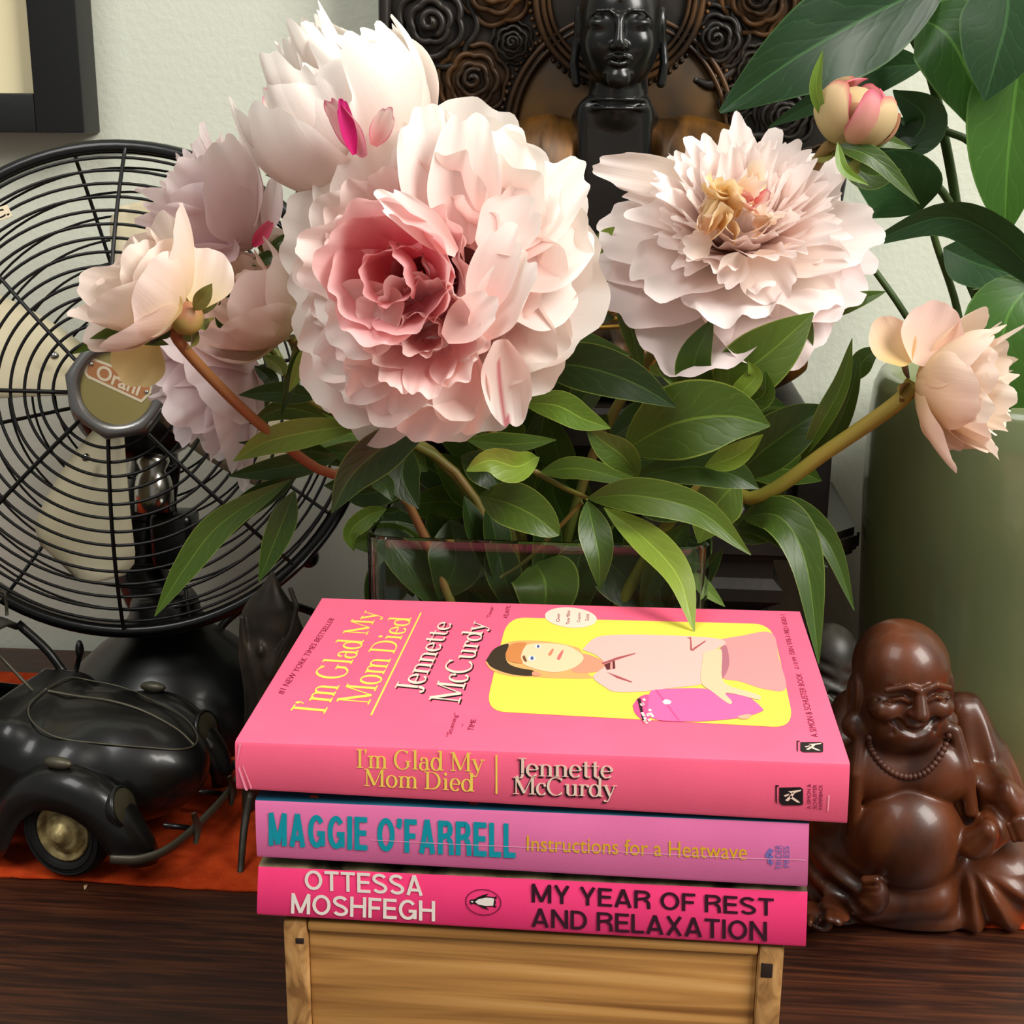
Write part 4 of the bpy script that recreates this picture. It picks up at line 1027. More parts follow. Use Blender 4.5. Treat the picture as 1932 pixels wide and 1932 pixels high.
def rosette(cx, cy, r, seed):
    rg = random.Random(seed); ph = rg.random()*6; gs = []; n = 84
    for q, (f, d) in enumerate(((1.0, .001), (.70, .006), (.43, .010))):
        c = P(cx, cy, yb-d); lob = 7-q
        pts = []
        for a in np.linspace(0, 2*PI, n, endpoint=False):
            rr = r*f*(.90+.13*abs(math.sin(lob*a/2+ph+q)))
            pts.append(c+kb*np.array([rr*math.cos(a), 0, rr*math.sin(a)]))
        gs.append(tube(pts, r*.085*kb, 8, True, sx=1.0))
        cc = P(cx, cy, yb-d+.002)
        V = [cc+np.array([0, -.003*(1-w_), 0])+(np.asarray(p)-c)*w_ for w_ in (.98, .80, .62) for p in pts]
        gs.append((np.array(V), gridf(3, n, False, True)))
    c = P(cx, cy, yb-.012)
    sp_ = [c+kb*r*.30*(1-s*.9)*np.array([math.cos(ph+s*8.5), 0, math.sin(ph+s*8.5)])+np.array([0, -.003*s, 0]) for s in np.linspace(0, 1, 34)]
    gs.append(tube(sp_, [r*.075*kb, r*.085*kb, r*.10*kb], 8))
    ob = obj('carved_rosette', join(gs), M_bronze if seed % 2 else M_bwood, st); fix_normals(ob)
for i, (cx, cy, r) in enumerate([(812, 42, 86), (892, 150, 66), (966, 80, 40), (935, -30, 72), (772, 190, 46), (800, 290, 62), (905, 300, 44), (850, -120, 60),
                                 (1352, 72, 58), (1432, -5, 66), (1428, 132, 46), (1500, 90, 56), (1385, 190, 40), (1560, 10, 56), (1480, 220, 56), (1560, 170, 48), (1440, 330, 54), (1540, 320, 44), (1500, 440, 44)]):
    rosette(cx, cy, r, i)
gs = []
for i, pp in enumerate([[(725, 120), (745, 190), (800, 225), (835, 270)], [(840, 200), (850, 260), (885, 330)], [(1310, 150), (1345, 160), (1390, 130)], [(1460, 170), (1500, 160), (1540, 110)], [(1400, 260), (1450, 260), (1500, 300)], [(735, 300), (760, 380), (800, 470)], [(1380, 20), (1390, 60), (1370, 110)]]):
    gs.append(tube(spline([P(x, y, yb-.003) for x, y in pp], 14), [.002, .004, .002], 8))
for g in gs: obj('carved_tendril', g, M_bwood, st)
# plinth
cx0 = float(P(1168, 700, .88)[0])
sharp(obj('lotus_seat', box(cx0-.120, cx0+.118, .815, .955, .205, .232, .008, 3), M_bwood, st))
sharp(obj('plinth', box(cx0-.118, cx0+.118, .835, .955, .160, .206, .003), M_bwood, st))
for s in (-1, 1):
    p1 = P(1532, 900, .838); xx = cx0+s*(p1[0]-cx0)
    sharp(obj('plinth_post', box(xx-.010, xx+.010, .828, .850, .158, .207, .002), M_bwood, st))
gs = [tube([(cx0+.03+i*.016, .834, .164), (cx0+.048+i*.016, .834, .202)], .0025, 6) for i in range(5)]+[tube([(cx0-.03-i*.016, .834, .164), (cx0-.048-i*.016, .834, .202)], .0025, 6) for i in range(5)]
for g in gs: obj('plinth_carving', g, M_bwood, st)
sh_y0, sh_y1, xh_ = .805, .957, .1515
poly = [(cx0-xh_+.02, sh_y0, 0), (cx0+xh_-.02, sh_y0, 0), (cx0+xh_, sh_y0+.022, 0), (cx0+xh_, sh_y1, 0), (cx0-xh_, sh_y1, 0), (cx0-xh_, sh_y0+.022, 0)]
ob = obj('shelf_slab', prism(np.array(poly)+np.array([0, 0, .142]), (0, 0, 1), .017), M_bwood, st, smooth=False); fix_normals(ob)
bm = bmesh.new(); bm.from_mesh(ob.data); bmesh.ops.bevel(bm, geom=bm.edges[:], offset=.004, segments=2, affect='EDGES'); bm.to_mesh(ob.data); bm.free()
prof = [(0.01, .142), (.098, .142), (.098, .128), (.104, .122), (.104, .114), (.092, .106), (.100, .098), (.098, .090), (.084, .080), (.076, .050), (.088, .020), (.100, .012), (.100, CL), (.01, CL)]
V = []; m_ = 4
sq = np.array([(-1, -.72), (1, -.72), (1, .72), (-1, .72)])
for r_, z in prof:
    for a, b in sq: V.append((cx0+a*r_, .885+b*(r_ if r_ < .09 else r_), z))
ob = obj('stand', (V, gridf(len(prof), 4, False, True)), M_bwood, st, smooth=False); fix_normals(ob)

# ------------------------------------------------------------------ laughing wooden figure
M_rose = mat('polished_red_wood', (46, 20, 10), .38, coat=.2, noise=(34, (100, 50, 22), 6, (1, 1, .35)), bump=(420, .05))
M_rose2 = mat('matt_robe_wood', (58, 27, 16), .5, noise=(34, (92, 50, 30), 6, (1, 1, .35)), bump=(300, .08))
WY = .668
wk = m_px(WY, 1450)
def wp(px, py, dy=0.0): return P(px, py, WY+dy)
lb = thing('laughing_figurine', 'reddish carved wooden laughing bald figure with round belly and bead necklace, sitting beside the books', 'figurine', (wp(1710, 1700)[0], WY, CL))
WH = wp(1700, 1280, -.012)
hf = nz((.20, -1, -.10)); hr = nz(np.cross(hf, (0, 0, 1.))); hu = np.cross(hr, hf)
def wh(a, f, c): return WH+wk*(hr*a+hf*f+hu*c)
WB = (hr, hf, hu)
def wood_body():
    lo = (wp(1500, 1600)[0], WY-.062, CL-.001); hi = (wp(1985, 1500)[0], WY+.052, WH[2]+.036)
    S = Sdf(lo, hi, .00074)
    q = lambda *v: [x*wk for x in v]
    # torso, chest, belly, legs, robe
    S.F = S.ell(wp(1712, 1530, .010), q(165, 110, 165))
    S.add(S.ell(wp(1650, 1452, -.020), q(72, 45, 62)), .006); S.add(S.ell(wp(1765, 1458, -.020), q(70, 45, 62)), .006)
    S.cut(S.ell(wp(1710, 1412, -.034), q(62, 22, 48)), .006)
    S.add(S.ell(wp(1706, 1575, -.022), q(104, 92, 106)), .0018)
    S.add(S.chain([wp(1615, 1345, .012), wp(1578, 1420, .006), wp(1560, 1520, 0)], 46*wk, 58*wk), .012)
    S.add(S.chain([wp(1815, 1345, .014), wp(1855, 1420, .008), wp(1872, 1500, .004)], 40*wk, 54*wk), .012)
    S.add(S.ell(wp(1585, 1625, -.004), q(75, 110, 92)), .010)
    S.add(S.ell(wp(1870, 1640, -.004), q(110, 110, 88)), .012)
    S.add(S.ell(wp(1720, 1700, -.012), q(165, 90, 42)), .010)
    S.add(S.cap(wp(1640, 1700, -.034), wp(1760, 1690, -.030), 34*wk, 40*wk), .005)       # crossed shin
    # right sleeve and hand on the knee
    S.add(S.chain([wp(1862, 1490, -.008), wp(1905, 1535, -.022), wp(1850, 1585, -.034)], 46*wk, 30*wk), .005)
    S.add(S.chain([wp(1850, 1475, -.012), wp(1900, 1500, -.026), wp(1960, 1545, -.030)], 26*wk, 34*wk), .004)
    S.add(S.chain([wp(1835, 1600, -.038), wp(1865, 1568, -.040)], 20*wk), .004)
    for i in range(4): S.add(S.cap(wp(1900+i*13, 1555-i*4, -.044), wp(1912+i*13, 1585-i*6, -.046), 7*wk, 6*wk), .0015)
    # lapels
    S.add(S.chain([wp(1622, 1375, -.022), wp(1614, 1460, -.030), wp(1612, 1580, -.026), wp(1620, 1690, -.024)], 11*wk), .002)
    S.add(S.chain([wp(1802, 1380, -.020), wp(1822, 1450, -.026), wp(1832, 1530, -.026)], 12*wk), .002)
    S.cut(S.chain([wp(1632, 1500, -.045), wp(1700, 1488, -.049), wp(1790, 1498, -.045)], 4*wk), .003)
    # feet and toes
    S.add(S.ell(wp(1650, 1692, -.046), q(26, 24, 36)), .003)
    for i in range(5): S.add(S.cap(wp(1632, 1660+i*13, -.048), wp(1652, 1660+i*13, -.050), (6.5 if i else 8)*wk), .0012)
    S.add(S.ell(wp(1556, 1722, -.042), q(36, 40, 18)), .003)
    for i in range(4): S.add(S.cap(wp(1530+i*16, 1728, -.050), wp(1530+i*16, 1738, -.056), 7*wk), .0012)
    # robe folds
    X, Y, Z = S.X, S.Y, S.Z
    c0 = wp(1800, 1560)
    a = np.arctan2(Z-c0[2], X-c0[0]); m = np.clip((X-wp(1770, 1650)[0])*60, 0, 1)*np.clip((wp(1800, 1590)[2]-Z)*80, 0, 1)
    S.F = S.F+(.0019*np.sin(a*15+.6)*m).astype(np.float32)
    c1 = wp(1640, 1500); m1 = np.clip((wp(1625, 1650)[0]-X)*70, 0, 1)*np.clip((wp(1600, 1560)[2]-Z)*60, 0, 1)
    S.F = S.F+(.0014*np.sin((Z-c1[2])*520+(X-c1[0])*260)*m1).astype(np.float32)
    m2 = np.clip((X-wp(1815, 1400)[0])*80, 0, 1)*np.clip((Z-wp(1800, 1540)[2])*60, 0, 1)
    S.F = S.F+(.0012*np.sin((X-c0[0])*420+(Z-c0[2])*110)*m2).astype(np.float32)
    # head
    E = lambda c, r: S.ell(c, q(*r), WB)
    S.add(E(wh(0, -8, 22), (84, 88, 82)), .004)
    S.add(E(wh(0, 4, -46), (84, 80, 64)), .008)
    S.add(E(wh(0, 46, -78), (50, 38, 30)), .008)
    for s in (-1, 1):
        S.add(E(wh(s*48, 58, -24), (27, 27, 22)), .003)
        S.add(E(wh(s*86, 4, -26), (10, 24, 42)), .002)
        S.add(E(wh(s*88, 20, -80), (19, 20, 22)), .003)
        S.cut(E(wh(s*97, 8, -22), (7, 12, 24)), .002)
        S.cut(S.chain([wh(s*14, 82, 6), wh(s*30, 82, 14), wh(s*50, 72, 4)], 3.4*wk), .0012)
        S.add(S.chain([wh(s*16, 78, -2), wh(s*31, 80, 6), wh(s*48, 70, -3)], 4.2*wk), .001)
        S.add(S.chain([wh(s*8, 85, 24), wh(s*26, 86, 33), wh(s*56, 71, 18)], 6*wk), .0015)
        S.cut(S.chain([wh(s*18, 92, -26), wh(s*34, 88, -44), wh(s*38, 78, -62)], 2.6*wk), .002)
        S.cut(S.chain([wh(s*48, 74, 0), wh(s*64, 56, 2)], 2.0*wk), .001); S.cut(S.chain([wh(s*48, 76, -6), wh(s*64, 58, -9)], 2.0*wk), .001)
        S.add(E(wh(s*11, 88, -20), (9, 10, 8)), .002)
    for i in range(3): S.cut(S.cap(wh(-14+14*i, 90, 34), wh(-10+10*i, 89, 50), 2.2*wk), .0015)
    S.add(S.cap(wh(0, 82, 16), wh(0, 100, -18), 9*wk, 13*wk), .002)
    S.cut(S.chain([wh(-36, 76, -40), wh(-18, 88, -54), wh(0, 91, -59), wh(18, 88, -54), wh(36, 76, -40)], 8.5*wk), .0012)
    S.add(S.chain([wh(-24, 78, -60), wh(0, 84, -72), wh(24, 78, -60)], 4.5*wk), .001)
    S.add(S.chain([wh(-14, 82, -46), wh(0, 86, -48), wh(14, 82, -46)], 3.2*wk), .0005)
    # flat base
    S.cut(((S.Z-CL-.0004)+0*S.X+0*S.Y).astype(np.float32), .0005)
    return S.mesh()
o = obj('carved_body', wood_body(), M_rose, lb); fix_normals(o)
bv = BVHTree.FromPolygons([v.co for v in o.data.vertices], [p.vertices for p in o.data.polygons]); off = Vector(ORI[o.name])
nl_ = None; nl = spline([(1640, 1392), (1645, 1415), (1662, 1440), (1685, 1458), (1712, 1466), (1740, 1460), (1762, 1442), (1780, 1415), (1790, 1388)], 26)
gs = []; cord_ = []
for x, y in nl:
    d = Vector(ray(x, y)); h = bv.ray_cast(Vector(CAM)-off, d.normalized())
    if h[0] is not None: gs.append(ball(np.array(h[0]+off), 6.6*wk, 10, 7)); cord_.append(np.array(h[0]+off))
gs.append(tube(cord_, .0008, 6)); obj('bead_necklace', join(gs), M_rose2, lb, label='carved bead necklace')

# ------------------------------------------------------------------ small dark figure behind the books
M_dk = mat('dark_carved_wood', (30, 27, 23), .45, noise=(50, (58, 54, 46), 4), bump=(160, .1))
dc = P(1566, 1228, .755)
def darkfig():
    S = Sdf((dc[0]-.034, .715, CL-.001), (dc[0]+.03, .80, dc[2]+.03), .001)
    S.F = S.ell((dc[0]-.002, .757, dc[2]-.040), (.026, .028, .045))
    S.add(S.ell(dc+np.array([0, 0, -.002]), (.0165, .018, .018)), .006)
    S.add(S.ell((dc[0]-.002, .757, .016), (.028, .032, .018)), .008)
    for i in range(4):
        S.cut(S.chain([dc+np.array([.020-.002*i, -.006-.004*i, -.012-.006*i]), dc+np.array([.004, -.022, -.004-.008*i]), dc+np.array([-.016, -.014, .002-.007*i])], .0016), .002)
    S.cut(((S.Z-CL-.0004)+0*S.X+0*S.Y).astype(np.float32), .0005)
    return S.mesh()
o = top('dark_figurine', darkfig(), M_dk, 'small dark carved figurine between the pile of books and the laughing wooden figure', 'figurine'); fix_normals(o)

# ------------------------------------------------------------------ dark metal ornament on thin legs
M_iron = mat('brown_iron', (42, 37, 30), .45, noise=(60, (66, 58, 46), 5), bump=(220, .15), metal=.3)
iY = .70; ik = m_px(iY, 1250)
ir = thing('metal_ornament', 'dark brown leaf-shaped metal ornament on thin legs between the fan and the pink books', 'ornament', (P(453, 1655, .654)[0]+.02, .68, CL))
def iron():
    p = lambda px, py, dy=0: P(px, py, iY+dy)
    S = Sdf((p(430, 1300)[0], iY-.03, p(500, 1560)[2]), (p(610, 1200)[0], iY+.03, p(500, 1070)[2]), .0009)
    S.F = S.ell(p(510, 1195), (60*ik, .010, 88*ik))
    S.add(S.cap(p(510, 1140), p(514, 1084), 22*ik, 5*ik), .006)
    S.add(S.chain([p(505, 1250), p(495, 1340), p(480, 1440), p(470, 1520)], 44*ik, 14*ik), .010)
    S.add(S.ell(p(560, 1250, .006), (32*ik, .008, 75*ik)), .004)
    S.add(S.chain([p(456, 1165, -.008), p(462, 1215, -.010), p(480, 1265, -.011), p(492, 1330, -.012), p(494, 1400, -.010)], 5*ik, 4*ik), .002)
    S.add(S.chain([p(548, 1112, -.004), p(560, 1145, -.008), p(550, 1190, -.010), p(525, 1235, -.011), p(508, 1275, -.012)], 5*ik, 5*ik), .002)
    S.add(S.ell(p(494, 1226, -.010), (9*ik, .005, 16*ik)), .002)
    S.cut(S.chain([p(495, 1190, -.014), p(510, 1215, -.015), p(530, 1208, -.014)], 5*ik), .003)
    S.cut(S.chain([p(470, 1180, -.014), p(485, 1250, -.014), p(498, 1310, -.014)], 3*ik), .003)
    return S.mesh()
o = obj('leaf_body', iron(), M_iron, ir); fix_normals(o)
obj('leg', tube(spline([P(472, 1500, iY-.01), P(461, 1560, .672), P(453, 1655, .655)], 10), [.0026, .0022, .0018], 8), M_iron, ir)
obj('leg', tube(spline([P(480, 1480, iY+.004), P(500, 1560, .715), np.array([P(453, 1655, .655)[0]+.012, .73, CL])], 10), [.0026, .0022, .0018], 8), M_iron, ir)
# ------------------------------------------------------------------ glass vase
def glass(name, col, rough=0.0):
    m = bpy.data.materials.new(name); m.use_nodes = True; b = m.node_tree.nodes['Principled BSDF']
    b.inputs['Base Color'].default_value = (*col, 1); b.inputs['Transmission Weight'].default_value = 1; b.inputs['Roughness'].default_value = rough; b.inputs['IOR'].default_value = 1.45
    return m
M_glass = glass('clear_glass', (.96, .99, .97))
M_water = glass('water', (.95, .98, .94)); M_water.node_tree.nodes['Principled BSDF'].inputs['IOR'].default_value = 1.33
vy0, vy1 = .640, .790
vx0, vx1 = float(P(686, 1080, vy0)[0]), float(P(1341, 1080, vy0)[0])
vz = float(P(830, 1018, vy0)[2])
gv = thing('glass_vase', 'square clear glass vase holding the cut peonies behind the pile of books', 'vase', ((vx0+vx1)/2, (vy0+vy1)/2, CL))
def rsq(x0, x1, y0, y1, r, z, n=5):
    out = []
    for cx, cy, a in ((x1-r, y1-r, 0), (x0+r, y1-r, 90), (x0+r, y0+r, 180), (x1-r, y0+r, 270)):
        for t in np.linspace(a, a+90, n): out.append((cx+r*math.cos(R(t)), cy+r*math.sin(R(t)), z))
    return out
tw = .0035
rows = [rsq(vx0, vx1, vy0, vy1, .012, CL+.0005), rsq(vx0, vx1, vy0, vy1, .012, vz-.001), rsq(vx0+tw*.3, vx1-tw*.3, vy0+tw*.3, vy1-tw*.3, .011, vz), rsq(vx0+tw*.7, vx1-tw*.7, vy0+tw*.7, vy1-tw*.7, .009, vz), rsq(vx0+tw, vx1-tw, vy0+tw, vy1-tw, .008, vz-.001), rsq(vx0+tw, vx1-tw, vy0+tw, vy1-tw, .008, CL+.012)]
n = len(rows[0]); V = np.vstack(rows); Fc = gridf(6, n, False, True)+[tuple(range(n))[::-1], tuple(range(5*n, 6*n))]
ob = obj('glass_wall', (V, Fc), M_glass, gv); fix_normals(ob); sharp(ob, 40)
wz = CL+.10
rows = [rsq(vx0+tw+.0003, vx1-tw-.0003, vy0+tw+.0003, vy1-tw-.0003, .008, z) for z in (CL+.0125, wz)]
ob = obj('water', (np.vstack(rows), gridf(2, n, False, True)+[tuple(range(n))[::-1], tuple(range(n, 2*n))]), M_water, gv, smooth=False); fix_normals(ob)

# ------------------------------------------------------------------ petals, leaves, stems
M_petal = petal_mat('peony_petal')
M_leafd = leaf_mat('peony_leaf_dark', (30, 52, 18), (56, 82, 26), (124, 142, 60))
M_leafm = leaf_mat('peony_leaf', (50, 78, 22), (88, 114, 36), (148, 166, 70))
M_leafl = leaf_mat('peony_leaf_light', (92, 126, 38), (132, 156, 56), (168, 184, 84))
M_stem = mat('peony_stem', (104, 116, 44), .45, noise=(30, (128, 100, 48), 3))
M_stemr = mat('reddish_stem', (122, 124, 52), .45, noise=(16, (160, 92, 58), 2))
M_sepal = leaf_mat('sepal', (92, 112, 50), (130, 124, 60), (150, 150, 80), vein=6)
M_sepr = mat('reddish_sepal', (170, 60, 70), .5, noise=(60, (140, 120, 60), 4))
W_ = lambda *c: np.array(lin(c))
def petal(base, d, nrm, L, Wd, cup=.8, bend=.5, curl=0.0, ruf=.06, notch=.08, rd=None, c0=(240, 170, 175), c1=(252, 240, 232), edge=None, p=1.2, nu=13, nv=12, rnd=.30, bw=.30, twist=0.0):
    d = nz(d); nrm = nz(nrm-d*np.dot(nrm, d)); x = np.cross(d, nrm)
    ph, ph2 = rd.random()*6.28, rd.random()*6.28; kf = 1.5+rd.random()*1.5
    us = np.linspace(-1, 1, nu); vs = np.linspace(0, 1, nv)
    nt = [notch*max(0, .5*math.sin(us[i]*7+ph)+.5*math.sin(us[i]*13+ph2))+rnd*abs(us[i])**2.4+(rd.random()-.5)*notch*.2 for i in range(nu)]
    # longitudinal curve, finely integrated
    K = 40; cs_ = np.linspace(0, 1, K+1); th = bend*cs_+curl*cs_**3
    dl = L/K
    cx = np.concatenate([[0], np.cumsum(np.cos((th[1:]+th[:-1])/2)*dl)]); cz = np.concatenate([[0], np.cumsum(np.sin((th[1:]+th[:-1])/2)*dl)])
    V = np.zeros((nu, nv, 3)); T = np.zeros((nu, nv, 2))
    A0, A1 = W_(*c0), W_(*c1); C = np.zeros((nu, nv, 3)); E_ = W_(*edge) if edge else None
    for i, u in enumerate(us):
        for j, v in enumerate(vs):
            ve = v*(1-nt[i])
            t = np.interp(ve, cs_, th); px_ = np.interp(ve, cs_, cx); pz = np.interp(ve, cs_, cz)
            nl = math.cos(t)*nrm-math.sin(t)*d
            f = bw+(1-bw)*math.sin(min(v/.62, 1)*PI/2)
            if v > .75: f *= 1-.10*(v-.75)/.25
            hw = Wd/2*f; cc = cup*(1-.25*v)
            a = u*cc
            xo = hw*(math.sin(a)/cc if cc > .05 else u); zo = hw*((1-math.cos(a))/cc if cc > .05 else 0)
            rf = ruf*Wd*(math.sin(u*PI*kf+ph)*.6+.4*math.sin(u*PI*kf*2.3+ph2))*v**2.5+.02*Wd*math.sin(v*7+ph)*u
            V[i, j] = base+d*px_+nrm*pz+x*xo+nl*(zo+rf)
            T[i, j] = (u*.5+.5, v)
            m = min(1, v**p*1.05); C[i, j] = A0*(1-m)+A1*m
            if E_ is not None and (v > .93 or abs(u) > .93): C[i, j] = C[i, j]*.25+E_*.75
    return V.reshape(-1, 3), gridf(nu, nv), T.reshape(-1, 2), C.reshape(-1, 3)
def put_petals(lst, par, name='petal', label=None, merge=False):
    if merge:
        g = join([(a, b) for a, b, c, d in lst])
        return obj(name, g, M_petal, par, uv=np.vstack([c for a, b, c, d in lst]), col=np.vstack([d for a, b, c, d in lst]), label=label)
    for a, b, c, d in lst:
        o_ = obj(name, (a, b), M_petal, par, uv=c, col=d, label=label); md_ = o_.modifiers.new('smooth', 'SUBSURF'); md_.levels = 1; md_.render_levels = 1
def basis(A):
    A = nz(A); t = np.array([0, 0, 1.]) if abs(A[2]) < .9 else np.array([1., 0, 0])
    e1_ = nz(np.cross(t, A)); return A, e1_, np.cross(A, e1_)
def layer(C, A, n, tilt, r, h, L, Wd, rd, ph=0.0, jit=.10, arcdeg=(0, 360), **kw):
    A, E1, E2 = basis(A); out = []
    for i in range(n):
        f = R(arcdeg[0]+(arcdeg[1]-arcdeg[0])*(i+.5*0)/n)+ph+(rd.random()-.5)*jit*4/n*PI*.5
        t = R(tilt*(1+(rd.random()-.5)*jit*1.6)+(rd.random()-.5)*jit*30)
        Rr = E1*math.cos(f)+E2*math.sin(f)
        dd = A*math.cos(t)+Rr*math.sin(t); nn_ = A*math.sin(t)-Rr*math.cos(t)
        tw = (rd.random()-.5)*jit*3; nn_ = nz(nn_*math.cos(tw)+np.cross(dd, nn_)*math.sin(tw))
        s = 1+(rd.random()-.5)*jit*2.2
        k2 = dict(kw)
        if 'curl' in k2: k2['curl'] = k2['curl']*(1+(rd.random()-.5)*.8)
        if 'bend' in k2: k2['bend'] = k2['bend']*(1+(rd.random()-.5)*.4)
        out.append(petal(C+Rr*r+A*h, dd, nn_, L*s, Wd*(1+(rd.random()-.5)*jit*2), rd=rd, **k2))
    return out
def leaf(pts, wd, mt, par, roll=0.0, fold=.25, wave=.0, name='leaf', nv=18, nu=7, wid=.42, blunt=0.0, label=None, flip=False):
    """pts: 3-4 control points in space from base to tip; wd in metres"""
    c = spline(pts, nv); L = np.linalg.norm(c[-1]-c[0]); V = np.zeros((nu, nv, 3)); T_ = np.zeros((nu, nv, 2)); us = np.linspace(-1, 1, nu)
    for j in range(nv):
        v = j/(nv-1); t = nz(c[min(j+1, nv-1)]-c[max(j-1, 0)])
        vw = nz(c[j]-CAM); s0 = np.cross(vw, t)
        s0 = nz(s0) if np.linalg.norm(s0) > .05 else nz(np.cross((0, 0, 1.), t))
        n0 = nz(np.cross(t, s0)); n0 = n0 if np.dot(n0, vw) < 0 else -n0
        rr = roll*(1 if np.isscalar(roll) else 1)
        s = s0*math.cos(rr)+n0*math.sin(rr); n_ = n0*math.cos(rr)-s0*math.sin(rr)
        pk = wid
        w_ = (v/pk)**.75 if v < pk else 1
        w_ = math.sin(min(1, v/pk)*PI/2)**.85 if v < pk else (math.cos((v-pk)/(1-pk)*PI/2)**(.9-.45*blunt))
        w_ = max(w_, .03)
        for i, u in enumerate(us):
            hw = wd/2*w_*abs(u); wv = wave*wd*math.sin(v*13+u*2+wd*1000)*abs(u)
            V[i, j] = c[j]+s*(np.sign(u)*hw*math.cos(fold))+n_*(hw*math.sin(fold)+wv)
            T_[i, j] = (u, v)
    return obj(name, (V.reshape(-1, 3), gridf(nu, nv)), mt, par, uv=T_.reshape(-1, 2), label=label)
def pl(*a): return [P(*q) for q in a]
def lf(par, a, wpx, mt, roll=0.0, fold=.25, **k):
    pts = pl(*a); return leaf(pts, wpx*m_px(a[len(a)//2][2], a[len(a)//2][1]), mt, par, roll, fold, **k)
def vbot(fx, fy): return np.array([vx0+.02+(vx1-vx0-.04)*fx, vy0+.02+(vy1-vy0-.04)*fy, CL+.014])
def stem(par, pts, r0=.0027, r1=.0024, mt=None, name='stem'):
    return obj(name, tube(spline(pts, 30), [r0, r1], 10), mt or M_stem, par)
def vmouth(fx, fy, z=None): return np.array([vx0+(vx1-vx0)*fx, vy0+.012+(vy1-vy0-.024)*fy, (vz if z is None else z)])
G_PEONY = 'cut peonies in the glass vase'
def peony(label, C): return thing('peony', label, 'peony', C, G_PEONY)
def sepals(C, A, n, par, r=.006, L=.016, tilt=115, rd=None, mt=None):
    A, E1, E2 = basis(A)
    for i in range(n):
        f = 2*PI*i/n+rd.random(); t = R(tilt+20*(rd.random()-.5)); Rr = E1*math.cos(f)+E2*math.sin(f)
        dd = A*math.cos(t)+Rr*math.sin(t)
        b = C-A*.003+Rr*.002
        leaf([b, b+dd*L*.5+Rr*.002, b+dd*L+A*.004], L*.6, mt or M_sepal, par, roll=rd.random()*2, name='sepal', nv=9, nu=5)

# ---- A: the large open bloom in front
rd = random.Random(11)
CA = P(838, 530, .640); AA = nz((-.22, -1, .16))
pa = peony('largest open pale pink peony with deep pink heart, at the front of the bunch', CA)
def core(par, C, r, c): 
    g = ball(C, r, 14, 10); return obj('bloom', g, M_petal, par, col=np.tile(W_(*c), (len(g[0]), 1)), uv=np.zeros((len(g[0]), 2)))
ha = core(pa, CA+AA*.004, .010, (222, 96, 116))
ps = []
wh_ = dict(c0=(248, 208, 200), c1=(255, 250, 243))
ps += layer(CA, AA, 9, 97, .010, .000, .069, .080, rd, cup=.6, bend=.35, curl=-.25, ruf=.045, notch=.13, **wh_)
ps += layer(CA, AA, 10, 82, .010, .003, .067, .074, rd, ph=.3, cup=.75, bend=.45, curl=-.35, ruf=.05, notch=.14, **wh_)
ps += layer(CA, AA, 10, 66, .010, .006, .064, .060, rd, ph=.1, cup=.9, bend=.45, curl=-.4, ruf=.08, notch=.14, c0=(244, 184, 182), c1=(254, 246, 238))
ps += layer(CA, AA, 10, 50, .010, .008, .060, .050, rd, ph=.5, cup=.9, bend=.45, curl=-.5, ruf=.10, notch=.16, c0=(243, 170, 174), c1=(254, 236, 229))
ps += layer(CA, AA, 9, 33, .008, .010, .053, .042, rd, ph=.2, cup=.9, bend=.40, curl=-.5, ruf=.10, notch=.14, c0=(242, 154, 162), c1=(253, 224, 218))
ps += layer(CA, AA, 7, 17, .005, .010, .046, .034, rd, ph=.4, cup=.9, bend=.40, curl=-.3, ruf=.10, notch=.12, c0=(240, 140, 152), c1=(251, 206, 204))
